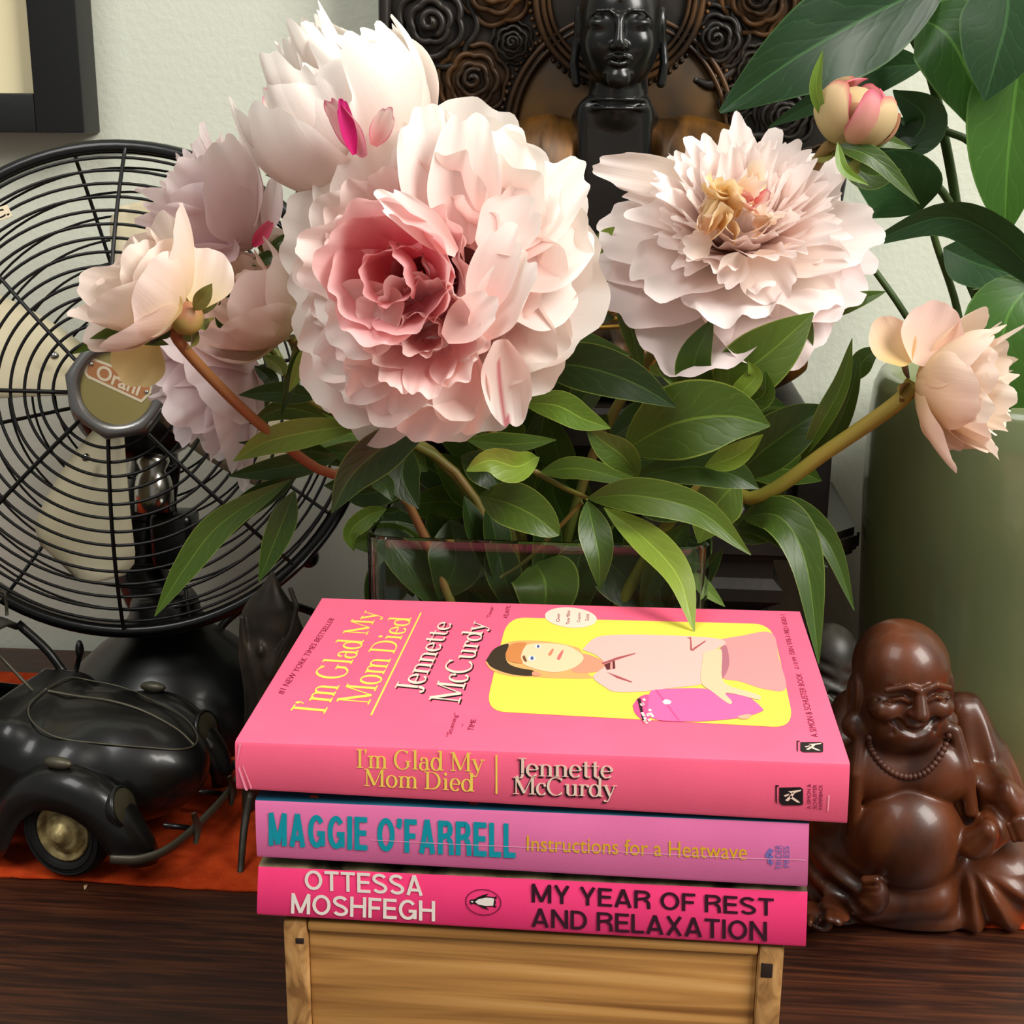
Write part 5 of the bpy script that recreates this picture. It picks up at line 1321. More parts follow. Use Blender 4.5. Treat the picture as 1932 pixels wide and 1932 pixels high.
# characteristic large petals: tall fan at the top right, folded ones on the right, hanging ones below
def free(par, b, t, wpx, depth_n, rd, Yb, Yt, **kw):
    B = P(*b, Yb); Tp = P(*t, Yt); d = Tp-B; L = np.linalg.norm(d)
    n0 = -nz(P(*b, Yb)-CAM); n0 = n0*math.cos(depth_n)+np.cross(nz(d), n0)*math.sin(depth_n)
    bend = kw.get('bend', .3)
    d2 = nz(nz(d)*math.cos(bend*.5)-nz(n0)*math.sin(bend*.5))
    return petal(B, d2, n0, L*1.03, wpx*m_px(Yb, b[1]), rd=rd, **kw)
fr = []
for b, t, w_, dn, yb_, yt_, kw in [
    ((850, 470), (805, 195), 175, .2, .600, .605, dict(bend=.25, curl=-.3, cup=.9)),
    ((870, 460), (885, 215), 150, 0, .598, .600, dict(bend=.2, curl=-.2, cup=.8)),
    ((890, 470), (965, 235), 170, -.1, .600, .612, dict(bend=.3, curl=-.3, cup=.7)),
    ((905, 480), (1030, 300), 190, -.2, .598, .612, dict(bend=.35, curl=-.2, cup=.8)),
    ((930, 500), (1095, 300), 150, -.3, .596, .610, dict(bend=.3, curl=-.3, cup=.7)),
    ((925, 520), (1110, 420), 210, -.3, .592, .610, dict(bend=.4, curl=-.3, cup=.9)),
    ((920, 560), (1085, 520), 200, -.2, .590, .606, dict(bend=.5, curl=-.4, cup=.8)),
    ((905, 470), (1020, 385), 150, -.6, .578, .582, dict(bend=.9, curl=.3, cup=.9)),
    ((860, 480), (715, 362), 85, .5, .575, .560, dict(bend=.3, curl=-.2, cup=1.2)),
    ((900, 600), (960, 425), 100, -.2, .572, .566, dict(bend=.4, curl=-.5, cup=.9)),
    ((905, 640), (985, 480), 120, -.5, .570, .564, dict(bend=.6, curl=-.6, cup=.8)),
    ((840, 640), (930, 560), 90, -.3, .566, .560, dict(bend=.8, curl=-.3, cup=.8)),
    ((870, 640), (770, 830), 190, 0, .592, .600, dict(bend=.3, curl=-.3, cup=.7)),
    ((880, 650), (870, 825), 130, .2, .590, .598, dict(bend=.3, curl=-.5, cup=1.0)),
    ((760, 620), (610, 720), 190, 0, .590, .604, dict(bend=.35, curl=-.3, cup=.7)),
    ((750, 560), (590, 560), 180, 0, .588, .602, dict(bend=.5, curl=-.3, cup=.8)),
    ((780, 640), (690, 780), 190, 0, .586, .600, dict(bend=.4, curl=-.3, cup=.7)),
    ((760, 560), (620, 640), 170, .1, .572, .580, dict(bend=.7, curl=-.2, cup=.9)),
    ]:
    fr.append(free(pa, b, t, w_, dn, rd, yb_, yt_, ruf=.07, notch=.14, c0=(248, 206, 198), c1=(255, 251, 245), **kw))
ps += fr
put_petals(ps, ha)
# the hanging petal with a red streak
a, b, c, d = free(pa, (945, 640), (968, 800), 105, .1, rd, .586, .592, bend=.35, curl=.3, cup=.9, ruf=.04, notch=.06, c0=(250, 232, 224), c1=(253, 246, 240), nu=15, nv=16)
m_ = (np.abs(c[:, 0]-.60-.05*np.sin(c[:, 1]*3)) < .05) & (c[:, 1] > .2)
d[m_] = d[m_]*.25+W_(206, 34, 78)*.75
obj('petal', (a, b), M_petal, ha, uv=c, col=d, label='white petal with a crimson streak')
# inner deep pink cup, left of the middle
ci = P(760, 512, .592); Ai = nz((-.1, -1, .05))
put_petals(layer(ci, Ai, 7, 42, .012, 0, .038, .042, rd, cup=.9, bend=.7, curl=-.3, ruf=.06, notch=.07, c0=(247, 152, 164), c1=(254, 212, 210))+
           layer(ci, Ai, 4, 22, .006, 0, .032, .030, rd, ph=.4, cup=1.0, bend=.6, curl=-.2, ruf=.07, notch=.08, c0=(244, 132, 148), c1=(253, 196, 196)), ha)
ci = P(815, 620, .590)
put_petals(layer(ci, Ai, 9, 50, .010, 0, .030, .028, rd, cup=.9, bend=.8, curl=-.4, ruf=.10, notch=.12, c0=(246, 184, 184), c1=(254, 232, 226))+
           layer(ci, Ai, 5, 22, .005, 0, .026, .020, rd, ph=.4, cup=1.0, bend=.6, curl=-.3, ruf=.12, notch=.14, c0=(240, 164, 166), c1=(252, 226, 220)), ha)
sepals(CA, AA, 5, pa, rd=rd)
obj('withered_sepal', xf(tube(spline([(0, 0, 0), (.006, -.002, .002), (.010, -.004, .007), (.009, -.006, .011)], 10), [.003, .0045, .004, .002], 8), P(1008, 648, .628)), M_sepr, pa, label='curled crimson sepal')
stem(pa, [CA-AA*.002, CA-AA*.02+np.array([0, 0, -.012]), P(900, 760, .685), vmouth(.42, .4), vbot(.55, .5)], .0030)

# ---- B: wide flower on the right, flat guard petals and a dense ruffled dome
rd = random.Random(23)
CB = P(1390, 470, .705); AB = nz((-.02, -.62, .78))
pb = peony('wide open blush peony with a ruffled cream centre on the right of the bunch', CB)
hb = core(pb, CB+AB*.006, .014, (236, 190, 130))
ps = layer(CB, AB, 9, 100, .008, -.002, .066, .070, rd, ph=.2, cup=.45, bend=.25, curl=-.2, ruf=.05, notch=.10, c0=(254, 238, 230), c1=(253, 236, 236))
ps += layer(CB, AB, 8, 86, .008, .002, .060, .052, rd, cup=.5, bend=.25, curl=-.2, ruf=.08, notch=.14, c0=(254, 238, 228), c1=(255, 245, 243))
put_petals(ps, hb)
ps = []
for n_, t_, L_b, w_b in ((15, 70, .050, .026), (17, 56, .052, .024), (17, 42, .052, .023), (14, 29, .050, .021), (12, 18, .047, .020), (9, 8, .044, .018)):
    ps += layer(CB, AB, n_, t_, .008, .006, L_b, w_b, rd, ph=rd.random(), jit=.16, cup=.8, bend=.25, curl=-.3, ruf=.14, notch=.30, c0=(254, 222, 206), c1=(255, 246, 243), nu=9, nv=9)
put_petals(ps, hb)
ps = []
for k in range(34):
    ci = P(rd.uniform(1315, 1450), rd.uniform(350, 445), rd.uniform(.650, .664)); yl = abs(ci[0]-P(1365, 415, .655)[0]) < .0055
    ps += layer(ci, nz((rd.uniform(-.5, .5), -1, rd.uniform(.1, .9))), 1, 20, .001, 0, rd.uniform(.014, .024), rd.uniform(.009, .015), rd, ph=rd.random()*6, cup=1.0, bend=.4, curl=-.3, ruf=.15, notch=.3, c0=(244, 200, 120) if yl else (250, 214, 176), c1=(254, 240, 206) if yl else (255, 244, 232), nu=7, nv=8)
put_petals(ps, hb)
put_petals(layer(P(1412, 385, .652), nz((0, -1, .3)), 3, 25, .002, 0, .014, .010, rd, jit=.4, cup=1.0, bend=.3, curl=-.3, ruf=.15, notch=.3, c0=(232, 120, 120), c1=(250, 222, 210), edge=(200, 20, 84), nu=7, nv=7), hb, label='small petal with a crimson edge')
for b, t, w_, yb_, yt_ in (((1400, 480), (1365, 540), 60, .655, .648), ((1420, 480), (1480, 565), 110, .66, .652), ((1340, 470), (1290, 455), 60, .656, .646), ((1450, 490), (1600, 490), 70, .67, .665), ((1330, 350), (1118, 312), 80, .70, .705), ((1460, 500), (1570, 580), 130, .675, .680)):
    put_petals([free(pb, b, t, w_, 0, rd, yb_, yt_, bend=.3, curl=-.2, cup=.6, ruf=.06, notch=.14, c0=(253, 236, 218), c1=(254, 240, 236))], hb)
sepals(CB, AB, 5, pb, rd=rd)
stem(pb, [CB, CB-AB*.02, P(1235, 660, .712), vmouth(.60, .45), vbot(.40, .4)], .0032)

# ---- C: closed globe at the upper left
rd = random.Random(31)
CC = P(716, 340, .668); AC = nz((-.43, -.14, .86))
pc = peony('half closed globe-shaped white peony with magenta edges, the highest on the left', CC)
hc = core(pc, CC+AC*.032, .019, (246, 222, 212))
ck = dict(c0=(250, 220, 208), c1=(255, 250, 244))
ps = layer(CC, AC, 6, 97, .004, .000, .088, .060, rd, jit=.06, cup=.95, bend=2.75, curl=.1, ruf=.03, notch=.08, rnd=.25, **ck)
ps += layer(CC, AC, 6, 92, .004, .003, .087, .054, rd, ph=.5, jit=.06, cup=1.0, bend=2.55, curl=.0, ruf=.05, notch=.20, rnd=.25, **ck)
ps += layer(CC, AC, 7, 76, .004, .006, .082, .042, rd, ph=.2, jit=.08, cup=1.0, bend=2.25, curl=-.15, ruf=.07, notch=.26, **ck)
ps += layer(CC, AC, 10, 26, .004, .010, .070, .026, rd, ph=.7, cup=1.0, bend=.75, curl=-.1, ruf=.08, notch=.2, **ck)
put_petals(ps, hc)
ps = [free(pc, (680, 300), (618, 365), 120, .2, rd, .640, .648, bend=.5, curl=-.3, cup=.8, ruf=.04, notch=.05, c0=(246, 214, 204), c1=(248, 220, 210))]
ps += [free(pc, (690, 295), (618, 185), 60, -.5, rd, .617, .611, bend=.5, curl=.2, cup=1.0, ruf=.08, notch=.1, c0=(232, 150, 168), c1=(248, 214, 210), edge=(212, 20, 118))]
ps += [free(pc, (668, 292), (642, 185), 36, .3, rd, .615, .609, bend=.4, curl=.2, cup=1.1, ruf=.08, notch=.1, c0=(214, 30, 120), c1=(220, 60, 140), edge=(206, 16, 110))]
ps += [free(pc, (705, 275), (735, 205), 46, 0, rd, .618, .612, bend=.5, curl=-.2, cup=.9, ruf=.1, notch=.1, c0=(236, 150, 150), c1=(250, 232, 226), edge=(214, 60, 130))]
ps += [free(pc, (560, 300), (500, 175), 50, .3, rd, .640, .655, bend=.4, curl=.3, cup=.9, ruf=.06, notch=.08, c0=(248, 226, 216), c1=(250, 236, 228), edge=(222, 60, 140))]
put_petals(ps, hc, label='petal with a magenta edge')
sepals(CC, AC, 4, pc, rd=rd, L=.02)
lf(pc, [(585, 352, .66), (570, 372, .652), (556, 388, .648)], 34, M_sepal, name='sepal', label='reddish green sepal')
lf(pc, [(570, 335, .672), (535, 336, .672), (500, 330, .672)], 14, M_leafd, name='sepal')
stem(pc, [CC, CC-AC*.012, P(722, 380, .70), P(770, 620, .725), vmouth(.34, .7), vbot(.6, .7)], .0028)

# ---- D, E, F, G: the group of smaller blooms on the left
def sideflower(label, cpx, A, seed, layers, sep=4, r=.008):
    rdl = random.Random(seed); C = P(*cpx); p_ = peony(label, C)
    h = core(p_, C+nz(A)*.010, r, (246, 220, 200)); ps = []
    for (n_, t_, L_, w_, kw) in layers: ps += layer(C, A, n_, t_, .004, .002, L_, w_, rdl, ph=rdl.random()*2, **kw)
    put_petals(ps, h); sepals(C, A, sep, p_, rd=rdl)
    return p_, h, C, rdl
mv = dict(c0=(246, 214, 218), c1=(253, 240, 240))
pd, hd, CD, rdD = sideflower('pale mauve-pink peony seen from the side, facing up left before the fan cage', (492, 462, .705), nz((-.72, -.12, .60)), 41, [
    (6, 62, .058, .050, dict(cup=.8, bend=.8, curl=-.2, ruf=.05, notch=.12, **mv)), (8, 44, .058, .042, dict(cup=.8, bend=.55, curl=-.3, ruf=.07, notch=.18, **mv)),
    (9, 26, .060, .032, dict(cup=.8, bend=.25, curl=-.3, ruf=.10, notch=.22, **mv)), (7, 12, .060, .025, dict(cup=.8, bend=.15, curl=-.3, ruf=.12, notch=.25, **mv))])
put_petals([free(pd, (505, 440), (520, 335), 46, .2, rdD, .70, .705, bend=.3, cup=.9, **mv), free(pd, (470, 430), (430, 260), 90, .2, rdD, .692, .70, bend=.4, curl=-.1, cup=.8, notch=.12, **mv),
            free(pd, (450, 460), (300, 350), 120, .1, rdD, .688, .69, bend=.4, curl=-.2, cup=.8, notch=.18, **mv), free(pd, (450, 480), (300, 420), 110, .1, rdD, .685, .688, bend=.5, curl=-.2, cup=.8, notch=.15, **mv)], hd)
put_petals([free(pd, (478, 465), (512, 418), 30, .2, rdD, .684, .682, bend=.4, cup=1.0, c0=(226, 60, 110), c1=(236, 110, 140))], hd, label='small crimson petal')
lf(pd, [(505, 480, .69), (530, 455, .69), (580, 430, .70)], 20, M_leafd, .3); lf(pd, [(470, 500, .69), (510, 485, .688), (545, 470, .69)], 28, M_leafd, .2)
stem(pd, [CD, CD+np.array([.010, .0, -.012]), P(570, 570, .70), P(700, 790, .70), vmouth(.30, .4), vbot(.75, .4)], .0024)
cr_ = dict(c0=(234, 214, 150), c1=(253, 236, 226), p=.7)
pe, he, CE, rdE = sideflower('creamy blush peony seen from behind at the far left, held on a long reddish stem', (352, 598, .600), nz((-.62, -.38, .58)), 43, [
    (6, 72, .045, .046, dict(cup=.8, bend=.9, curl=-.1, ruf=.03, notch=.05, **cr_)), (6, 48, .044, .040, dict(cup=.8, bend=.7, curl=-.1, ruf=.03, notch=.06, **cr_)), (5, 28, .040, .032, dict(cup=.8, bend=.5, curl=-.1, ruf=.05, notch=.08, **cr_))])
put_petals([free(pe, (340, 590), (150, 530), 120, .1, rdE, .585, .590, bend=.6, curl=-.1, cup=.8, ruf=.03, notch=.05, **cr_), free(pe, (345, 575), (205, 580), 130, 0, rdE, .580, .578, bend=.9, cup=.8, ruf=.03, notch=.05, **cr_),
            free(pe, (360, 570), (300, 455), 130, .2, rdE, .592, .600, bend=.5, curl=-.2, cup=.8, notch=.06, **cr_), free(pe, (375, 580), (400, 470), 120, 0, rdE, .590, .600, bend=.6, curl=-.2, cup=.9, notch=.05, **cr_),
            free(pe, (290, 640), (235, 722), 120, .1, rdE, .612, .606, bend=.4, cup=.9, ruf=.04, notch=.08, c0=(236, 206, 130), c1=(246, 222, 160))], he)
obj('calyx', ball(P(352, 600, .588), (.0075, .008, .0075), 16, 10), mat('calyx_green', (150, 150, 66), .5, noise=(70, (180, 110, 90), 3)), pe, label='green and pink rounded calyx')
lf(pe, [(365, 585, .585), (385, 560, .578), (400, 535, .576)], 34, M_sepal, .2, name='sepal'); lf(pe, [(318, 650, .600), (230, 628, .596), (135, 668, .594)], 40, M_leafm, .2, .2)
lf(pe, [(340, 610, .598), (300, 625, .598), (285, 650, .598)], 40, M_leafd, .4, name='sepal')
stem(pe, [CE+np.array([.001, -.006, -.004]), P(335, 640, .598), P(430, 745, .615), P(520, 825, .64), P(610, 890, .66), vmouth(.10, .3), vbot(.5, .2)], .0027, .0024, M_stemr)
pf_, hf_, CF, rdF = sideflower('rounded half closed blush peony behind the stem of the far left flower', (548, 636, .690), nz((-.62, -.35, .62)), 47, [
    (5, 82, .052, .050, dict(cup=.9, bend=1.6, curl=.0, ruf=.03, notch=.05, **cr_)), (5, 64, .050, .042, dict(cup=.9, bend=1.4, curl=.0, ruf=.03, notch=.06, c0=(240, 200, 190), c1=(248, 224, 216))), (6, 40, .046, .030, dict(cup=.9, bend=.8, curl=-.1, ruf=.06, notch=.1, c0=(240, 190, 160), c1=(248, 220, 204)))])
stem(pf_, [CF, CF+np.array([.006, .004, -.012]), P(610, 745, .70), vmouth(.26, .55), vbot(.8, .7)], .0025)
pg, hg, CG, rdG = sideflower('drooping pale pink peony with loose hanging petals, lowest on the left', (484, 672, .715), nz((-.62, -.40, -.45)), 53, [
    (7, 58, .066, .056, dict(cup=.7, bend=.5, curl=-.2, ruf=.06, notch=.14, **mv)), (7, 36, .062, .044, dict(cup=.7, bend=.35, curl=-.2, ruf=.07, notch=.16, **mv)), (6, 18, .056, .034, dict(cup=.7, bend=.25, curl=-.2, ruf=.09, notch=.16, **mv))])
put_petals([free(pg, (470, 690), (425, 822), 140, 0, rdG, .700, .704, bend=.4, curl=-.2, cup=.7, notch=.14, **mv), free(pg, (460, 680), (365, 760), 110, 0, rdG, .698, .70, bend=.4, curl=-.2, cup=.7, notch=.14, **mv), free(pg, (440, 650), (330, 680), 110, 0, rdG, .698, .70, bend=.4, curl=-.2, cup=.7, notch=.1, **mv)], hg)
stem(pg, [CG, CG+np.array([.008, .004, .003]), P(590, 760, .72), vmouth(.22, .7), vbot(.35, .8)], .0024)

# ---- H: small bloom at the far right on a thick straight stem
CH = P(1728, 722, .640); AH = nz((.90, -.28, -.02))
rdH = random.Random(61)
ph_ = peony('small blush peony facing right on a thick straight yellowish stem, before the green vase', CH)
hh = core(ph_, CH+AH*.012, .008, (244, 214, 170))
ck = dict(c0=(242, 216, 154), c1=(253, 232, 218), p=.8)
ps = layer(CH, AH, 6, 76, .005, .0, .042, .041, rdH, cup=.9, bend=1.15, curl=-.1, ruf=.03, notch=.05, **ck)
ps += layer(CH, AH, 6, 58, .005, .002, .044, .036, rdH, ph=.6, cup=.9, bend=.85, curl=-.2, ruf=.05, notch=.1, **ck)
for t_, n_ in ((44, 9), (28, 8), (12, 5)): ps += layer(CH, AH, n_, t_, .004, .004, .045, .018, rdH, ph=rdH.random(), jit=.15, cup=.8, bend=.3, curl=-.3, ruf=.15, notch=.3, c0=(250, 218, 186), c1=(254, 242, 228), nu=7, nv=8)
put_petals(ps, hh)
put_petals([free(ph_, (1710, 690), (1655, 600), 95, .3, rdH, .630, .640, bend=.9, curl=.2, cup=.9, ruf=.02, notch=.02, c0=(236, 200, 130), c1=(250, 216, 190)),
            free(ph_, (1745, 745), (1822, 845), 96, 0, rdH, .628, .632, bend=.7, curl=-.2, cup=.8, ruf=.05, notch=.2, c0=(244, 216, 150), c1=(250, 226, 214)),
            free(ph_, (1735, 690), (1780, 570), 120, .1, rdH, .630, .636, bend=.7, curl=-.1, cup=.8, ruf=.04, notch=.06, c0=(250, 214, 190), c1=(250, 216, 206))], hh)
sepals(CH, AH, 5, ph_, rd=rdH, mt=mat('dark_red_sepal', (92, 50, 34), .5, noise=(60, (110, 96, 44), 3)), L=.018)
stem(ph_, [CH-AH*.001, P(1690, 762, .640), P(1560, 852, .650), P(1430, 938, .662), vmouth(.90, .25, vz+.004), vbot(.35, .3)], .0040, .0032, mat('thick_stem', (132, 134, 48), .45, noise=(22, (150, 132, 54), 3)))

# ---- I: tight bud upper right
CI = P(1612, 218, .700); AI = nz((.25, -.25, .92))
pi_ = peony('tight round peony bud, green and crimson, at the upper right before the broad dark leaves', CI)
rdI = random.Random(71)
BI = CI-AI*.0150
hi_ = core(pi_, CI-AI*.001, .0145, (226, 200, 150))
put_petals(layer(BI, AI, 4, 92, .003, 0, .036, .032, rdI, cup=1.2, bend=2.5, ruf=.01, notch=.02, c0=(120, 140, 66), c1=(206, 150, 120), rnd=.35)+
           layer(BI, AI, 4, 92, .003, .0008, .043, .028, rdI, ph=.7, cup=1.2, bend=2.75, ruf=.01, notch=.02, c0=(150, 150, 76), c1=(238, 214, 170), edge=(206, 60, 100), rnd=.35)+
           layer(BI, AI, 5, 90, .003, .0016, .042, .022, rdI, ph=.3, cup=1.2, bend=2.75, ruf=.02, notch=.02, c0=(206, 190, 130), c1=(236, 150, 160), edge=(210, 60, 110), rnd=.35), hi_)
sepals(BI, AI, 3, pi_, rd=rdI, L=.016)
lf(pi_, [(1556, 228, .690), (1540, 165, .688), (1552, 95, .690)], 26, M_leafl, .3, .3, name='sepal')
lf(pi_, [(1580, 268, .685), (1592, 320, .680), (1640, 350, .678)], 22, M_leafl, .3, .3, name='sepal')
lf(pi_, [(1575, 275, .69), (1650, 300, .685), (1735, 385, .69)], 42, M_leafm, .5, .2); lf(pi_, [(1580, 285, .70), (1640, 330, .70), (1700, 320, .70)], 60, M_leafd, .2, .2); lf(pi_, [(1600, 280, .70), (1660, 265, .695), (1720, 280, .70)], 30, M_leafm, .3, .2)
stem(pi_, [BI, P(1556, 285, .703), P(1480, 420, .725), P(1380, 620, .725), vmouth(.75, .65), vbot(.3, .7)], .0034, .0026)
# ------------------------------------------------------------------ peony foliage (each leaf belongs to one stem)
D_, M__, L__ = M_leafd, M_leafm, M_leafl
# left side
lf(pe, [(548, 905, .655), (420, 985, .640), (350, 1070, .630), (292, 1163, .622)], 62, M__, .1, .25)
lf(pe, [(560, 900, .66), (470, 950, .655), (380, 1030, .65)], 50, D_, .2, .2)
lf(pe, [(556, 925, .655), (525, 1005, .648), (488, 1098, .642)], 56, M__, .1, .25)
lf(pe, [(690, 800, .650), (580, 815, .640), (500, 835, .634), (440, 870, .630)], 62, L__, .15, .25)
lf(pa, [(815, 800, .640), (730, 840, .632), (665, 895, .628), (625, 968, .622)], 92, D_, .35, .3)
lf(pe, [(640, 860, .67), (540, 880, .665), (430, 898, .66)], 52, D_, .2, .2)
lf(pe, [(650, 880, .68), (560, 840, .675), (450, 835, .67)], 40, D_, .3, .2)
lf(pf_, [(600, 750, .67), (530, 740, .665), (450, 745, .66)], 44, D_, .1, .2)
lf(pf_, [(620, 790, .68), (540, 770, .675), (470, 800, .67)], 46, M__, .3, .2)
lf(pf_, [(600, 640, .655), (560, 690, .65), (530, 785, .648)], 34, D_, .3, .2)
lf(pf_, [(605, 640, .65), (575, 680, .645), (545, 740, .643)], 36, L__, .1, .2)
lf(pd, [(484, 508, .680), (455, 560, .676), (438, 655, .674)], 34, L__, .3, .25)
lf(pd, [(484, 508, .683), (420, 590, .680), (438, 655, .678)], 30, D_, .2, .2)
lf(pg, [(480, 690, .70), (510, 720, .695), (500, 770, .69)], 36, D_, .5, .2)
lf(pc, [(730, 960, .665), (690, 975, .655), (660, 1005, .650), (668, 1040, .652)], 46, M__, .5, .25)
lf(pc, [(790, 900, .68), (700, 930, .675), (640, 930, .67)], 60, D_, .2, .2)
lf(pf_, [(760, 880, .69), (690, 860, .685), (600, 850, .68)], 66, D_, .2, .2)
# under the big bloom
lf(pa, [(1015, 862, .640), (975, 880, .620), (925, 868, .612), (880, 888, .610)], 66, L__, .2, .35, wave=.05)
lf(pa, [(985, 760, .640), (1050, 765, .630), (1100, 790, .626), (1152, 808, .624)], 62, L__, .1, .25)
lf(pa, [(880, 830, .655), (960, 838, .65), (1050, 830, .65)], 46, M__, .5, .2)
lf(pa, [(905, 935, .660), (960, 950, .640), (1010, 975, .632), (1055, 1010, .630)], 92, M__, .1, .25, blunt=.6)
lf(pa, [(870, 860, .66), (920, 890, .655), (950, 930, .655)], 70, D_, .2, .2)
lf(pa, [(770, 840, .67), (760, 900, .665), (790, 960, .66)], 70, D_, .1, .2)
lf(pa, [(700, 900, .66), (725, 915, .655), (740, 945, .652)], 40, D_, .3, .2)
# right of centre
lf(pb, [(1005, 690, .665), (1090, 690, .650), (1190, 720, .640), (1275, 768, .634)], 96, D_, .05, .2)
lf(pb, [(1010, 660, .68), (1080, 650, .675), (1190, 670, .67)], 62, D_, .2, .2)
lf(pb, [(1050, 640, .70), (1090, 600, .70), (1160, 600, .70)], 60, D_, .2, .2)
lf(pb, [(1010, 640, .71), (1050, 600, .71), (1130, 580, .71)], 56, D_, .2, .2)
lf(pb, [(1175, 850, .665), (1270, 800, .640), (1370, 785, .630), (1453, 803, .624)], 150, M__, .1, .2)
lf(pb, [(1190, 900, .66), (1300, 880, .645), (1380, 895, .64), (1432, 922, .638)], 78, D_, .2, .25)
lf(pb, [(1190, 870, .67), (1290, 860, .66), (1395, 850, .655)], 90, D_, .2, .2)
lf(pb, [(1330, 880, .64), (1390, 860, .634), (1440, 820, .630)], 50, L__, .3, .25)
lf(pb, [(1205, 900, .645), (1175, 860, .632), (1140, 835, .628), (1105, 806, .626)], 66, M__, .25, .35)
lf(pb, [(1020, 890, .655), (1100, 885, .648), (1230, 920, .645)], 46, M__, .3, .2)
lf(pa, [(1108, 940, .640), (1200, 935, .625), (1320, 965, .612), (1417, 1047, .606)], 74, M__, .1, .25)
lf(pa, [(1108, 945, .640), (1120, 1000, .628), (1130, 1050, .622), (1132, 1112, .620)], 66, M__, .15, .3)
lf(pa, [(1140, 958, .640), (1220, 1020, .615), (1280, 1090, .590), (1310, 1193, .572)], 70, L__, .3, .3)
obj('leaf_stalk', tube(spline(pl((1010, 890, .66), (1060, 918, .65), (1108, 940, .64)), 8), [.0016, .0012], 8), M_stem, pa)
obj('leaf_stalk', tube(spline(pl((1098, 948, .643), (1050, 1000, .645), (995, 1055, .65), (945, 1088, .655)), 14), [.0012, .0008], 8), M_stem, pa)
lf(pb, [(1240, 665, .68), (1285, 710, .665), (1335, 775, .66)], 62, M__, .3, .25)
lf(pb, [(1168, 540, .70), (1190, 620, .685), (1212, 705, .68)], 44, M__, .2, .3)
lf(pb, [(1335, 775, .67), (1310, 690, .66), (1345, 600, .66)], 74, D_, .2, .25)
lf(pb, [(1355, 775, .67), (1400, 710, .66), (1470, 650, .655), (1535, 590, .655)], 120, M__, .1, .2)
lf(pb, [(1480, 690, .68), (1510, 650, .675), (1530, 590, .67)], 60, M__, .4, .2)
lf(pb, [(1370, 775, .655), (1400, 740, .648), (1425, 710, .646), (1412, 682, .646)], 44, L__, .3, .3)
lf(pb, [(1395, 765, .66), (1440, 745, .652), (1445, 700, .65)], 54, M__, .3, .3)
lf(pb, [(1350, 630, .69), (1440, 600, .685), (1570, 580, .68)], 30, M__, .2, .25)
lf(pb, [(1560, 596, .69), (1610, 570, .685), (1672, 550, .683)], 34, M__, .2, .25)
lf(pb, [(1130, 480, .71), (1140, 450, .705), (1160, 428, .70)], 30, L__, .3, .2)
lf(pb, [(1225, 690, .68), (1245, 700, .675), (1265, 705, .67)], 26, L__, .3, .2)
lf(ph_, [(1380, 905, .68), (1440, 850, .67), (1510, 800, .665), (1562, 765, .665)], 104, D_, .1, .22)
lf(ph_, [(1400, 870, .69), (1450, 810, .685), (1530, 775, .68)], 70, D_, .2, .2)
lf(ph_, [(1510, 870, .665), (1555, 790, .655), (1590, 720, .652), (1608, 638, .65)], 42, M__, .3, .3)
lf(ph_, [(1500, 885, .672), (1570, 820, .665), (1605, 740, .66), (1622, 660, .66)], 46, D_, .3, .3)
lf(ph_, [(1610, 720, .675), (1630, 680, .672), (1660, 655, .67)], 44, D_, .2, .2)
lf(ph_, [(1400, 975, .668), (1470, 975, .650), (1520, 1060, .636), (1545, 1252, .622)], 84, M__, .25, .3)
lf(ph_, [(1400, 985, .67), (1480, 960, .655), (1560, 1020, .648), (1612, 1152, .642)], 56, M__, .2, .3)
lf(ph_, [(1390, 995, .67), (1440, 990, .665), (1510, 1030, .66), (1562, 1070, .656)], 54, D_, .2, .2)
lf(ph_, [(1380, 985, .68), (1420, 1000, .67), (1480, 1010, .665)], 66, M__, .3, .2)
lf(ph_, [(1260, 1040, .668), (1300, 1060, .664), (1336, 1062, .66)], 60, M__, .4, .2)
lf(ph_, [(1300, 1070, .662), (1330, 1110, .655), (1368, 1145, .65)], 30, L__, .4, .2)
lf(ph_, [(1180, 930, .69), (1260, 950, .68), (1340, 960, .675)], 80, D_, .2, .2)
lf(ph_, [(1395, 905, .652), (1350, 955, .648), (1318, 1025, .648)], 96, M__, .2, .2)
# inside the vase, seen through the glass
lf(pa, [(1010, 1060, .690), (1030, 1105, .672), (1020, 1200, .668)], 130, M__, .1, .2)
lf(pa, [(850, 980, .70), (860, 1060, .69), (830, 1130, .69)], 110, D_, .1, .2)
lf(pc, [(760, 1040, .72), (730, 1100, .71), (700, 1170, .71)], 90, D_, .1, .2)
lf(pb, [(1120, 1030, .70), (1180, 1090, .69), (1250, 1160, .69)], 110, D_, .1, .2)
lf(pb, [(1230, 1020, .71), (1270, 1080, .70), (1280, 1180, .70)], 100, D_, .3, .2)
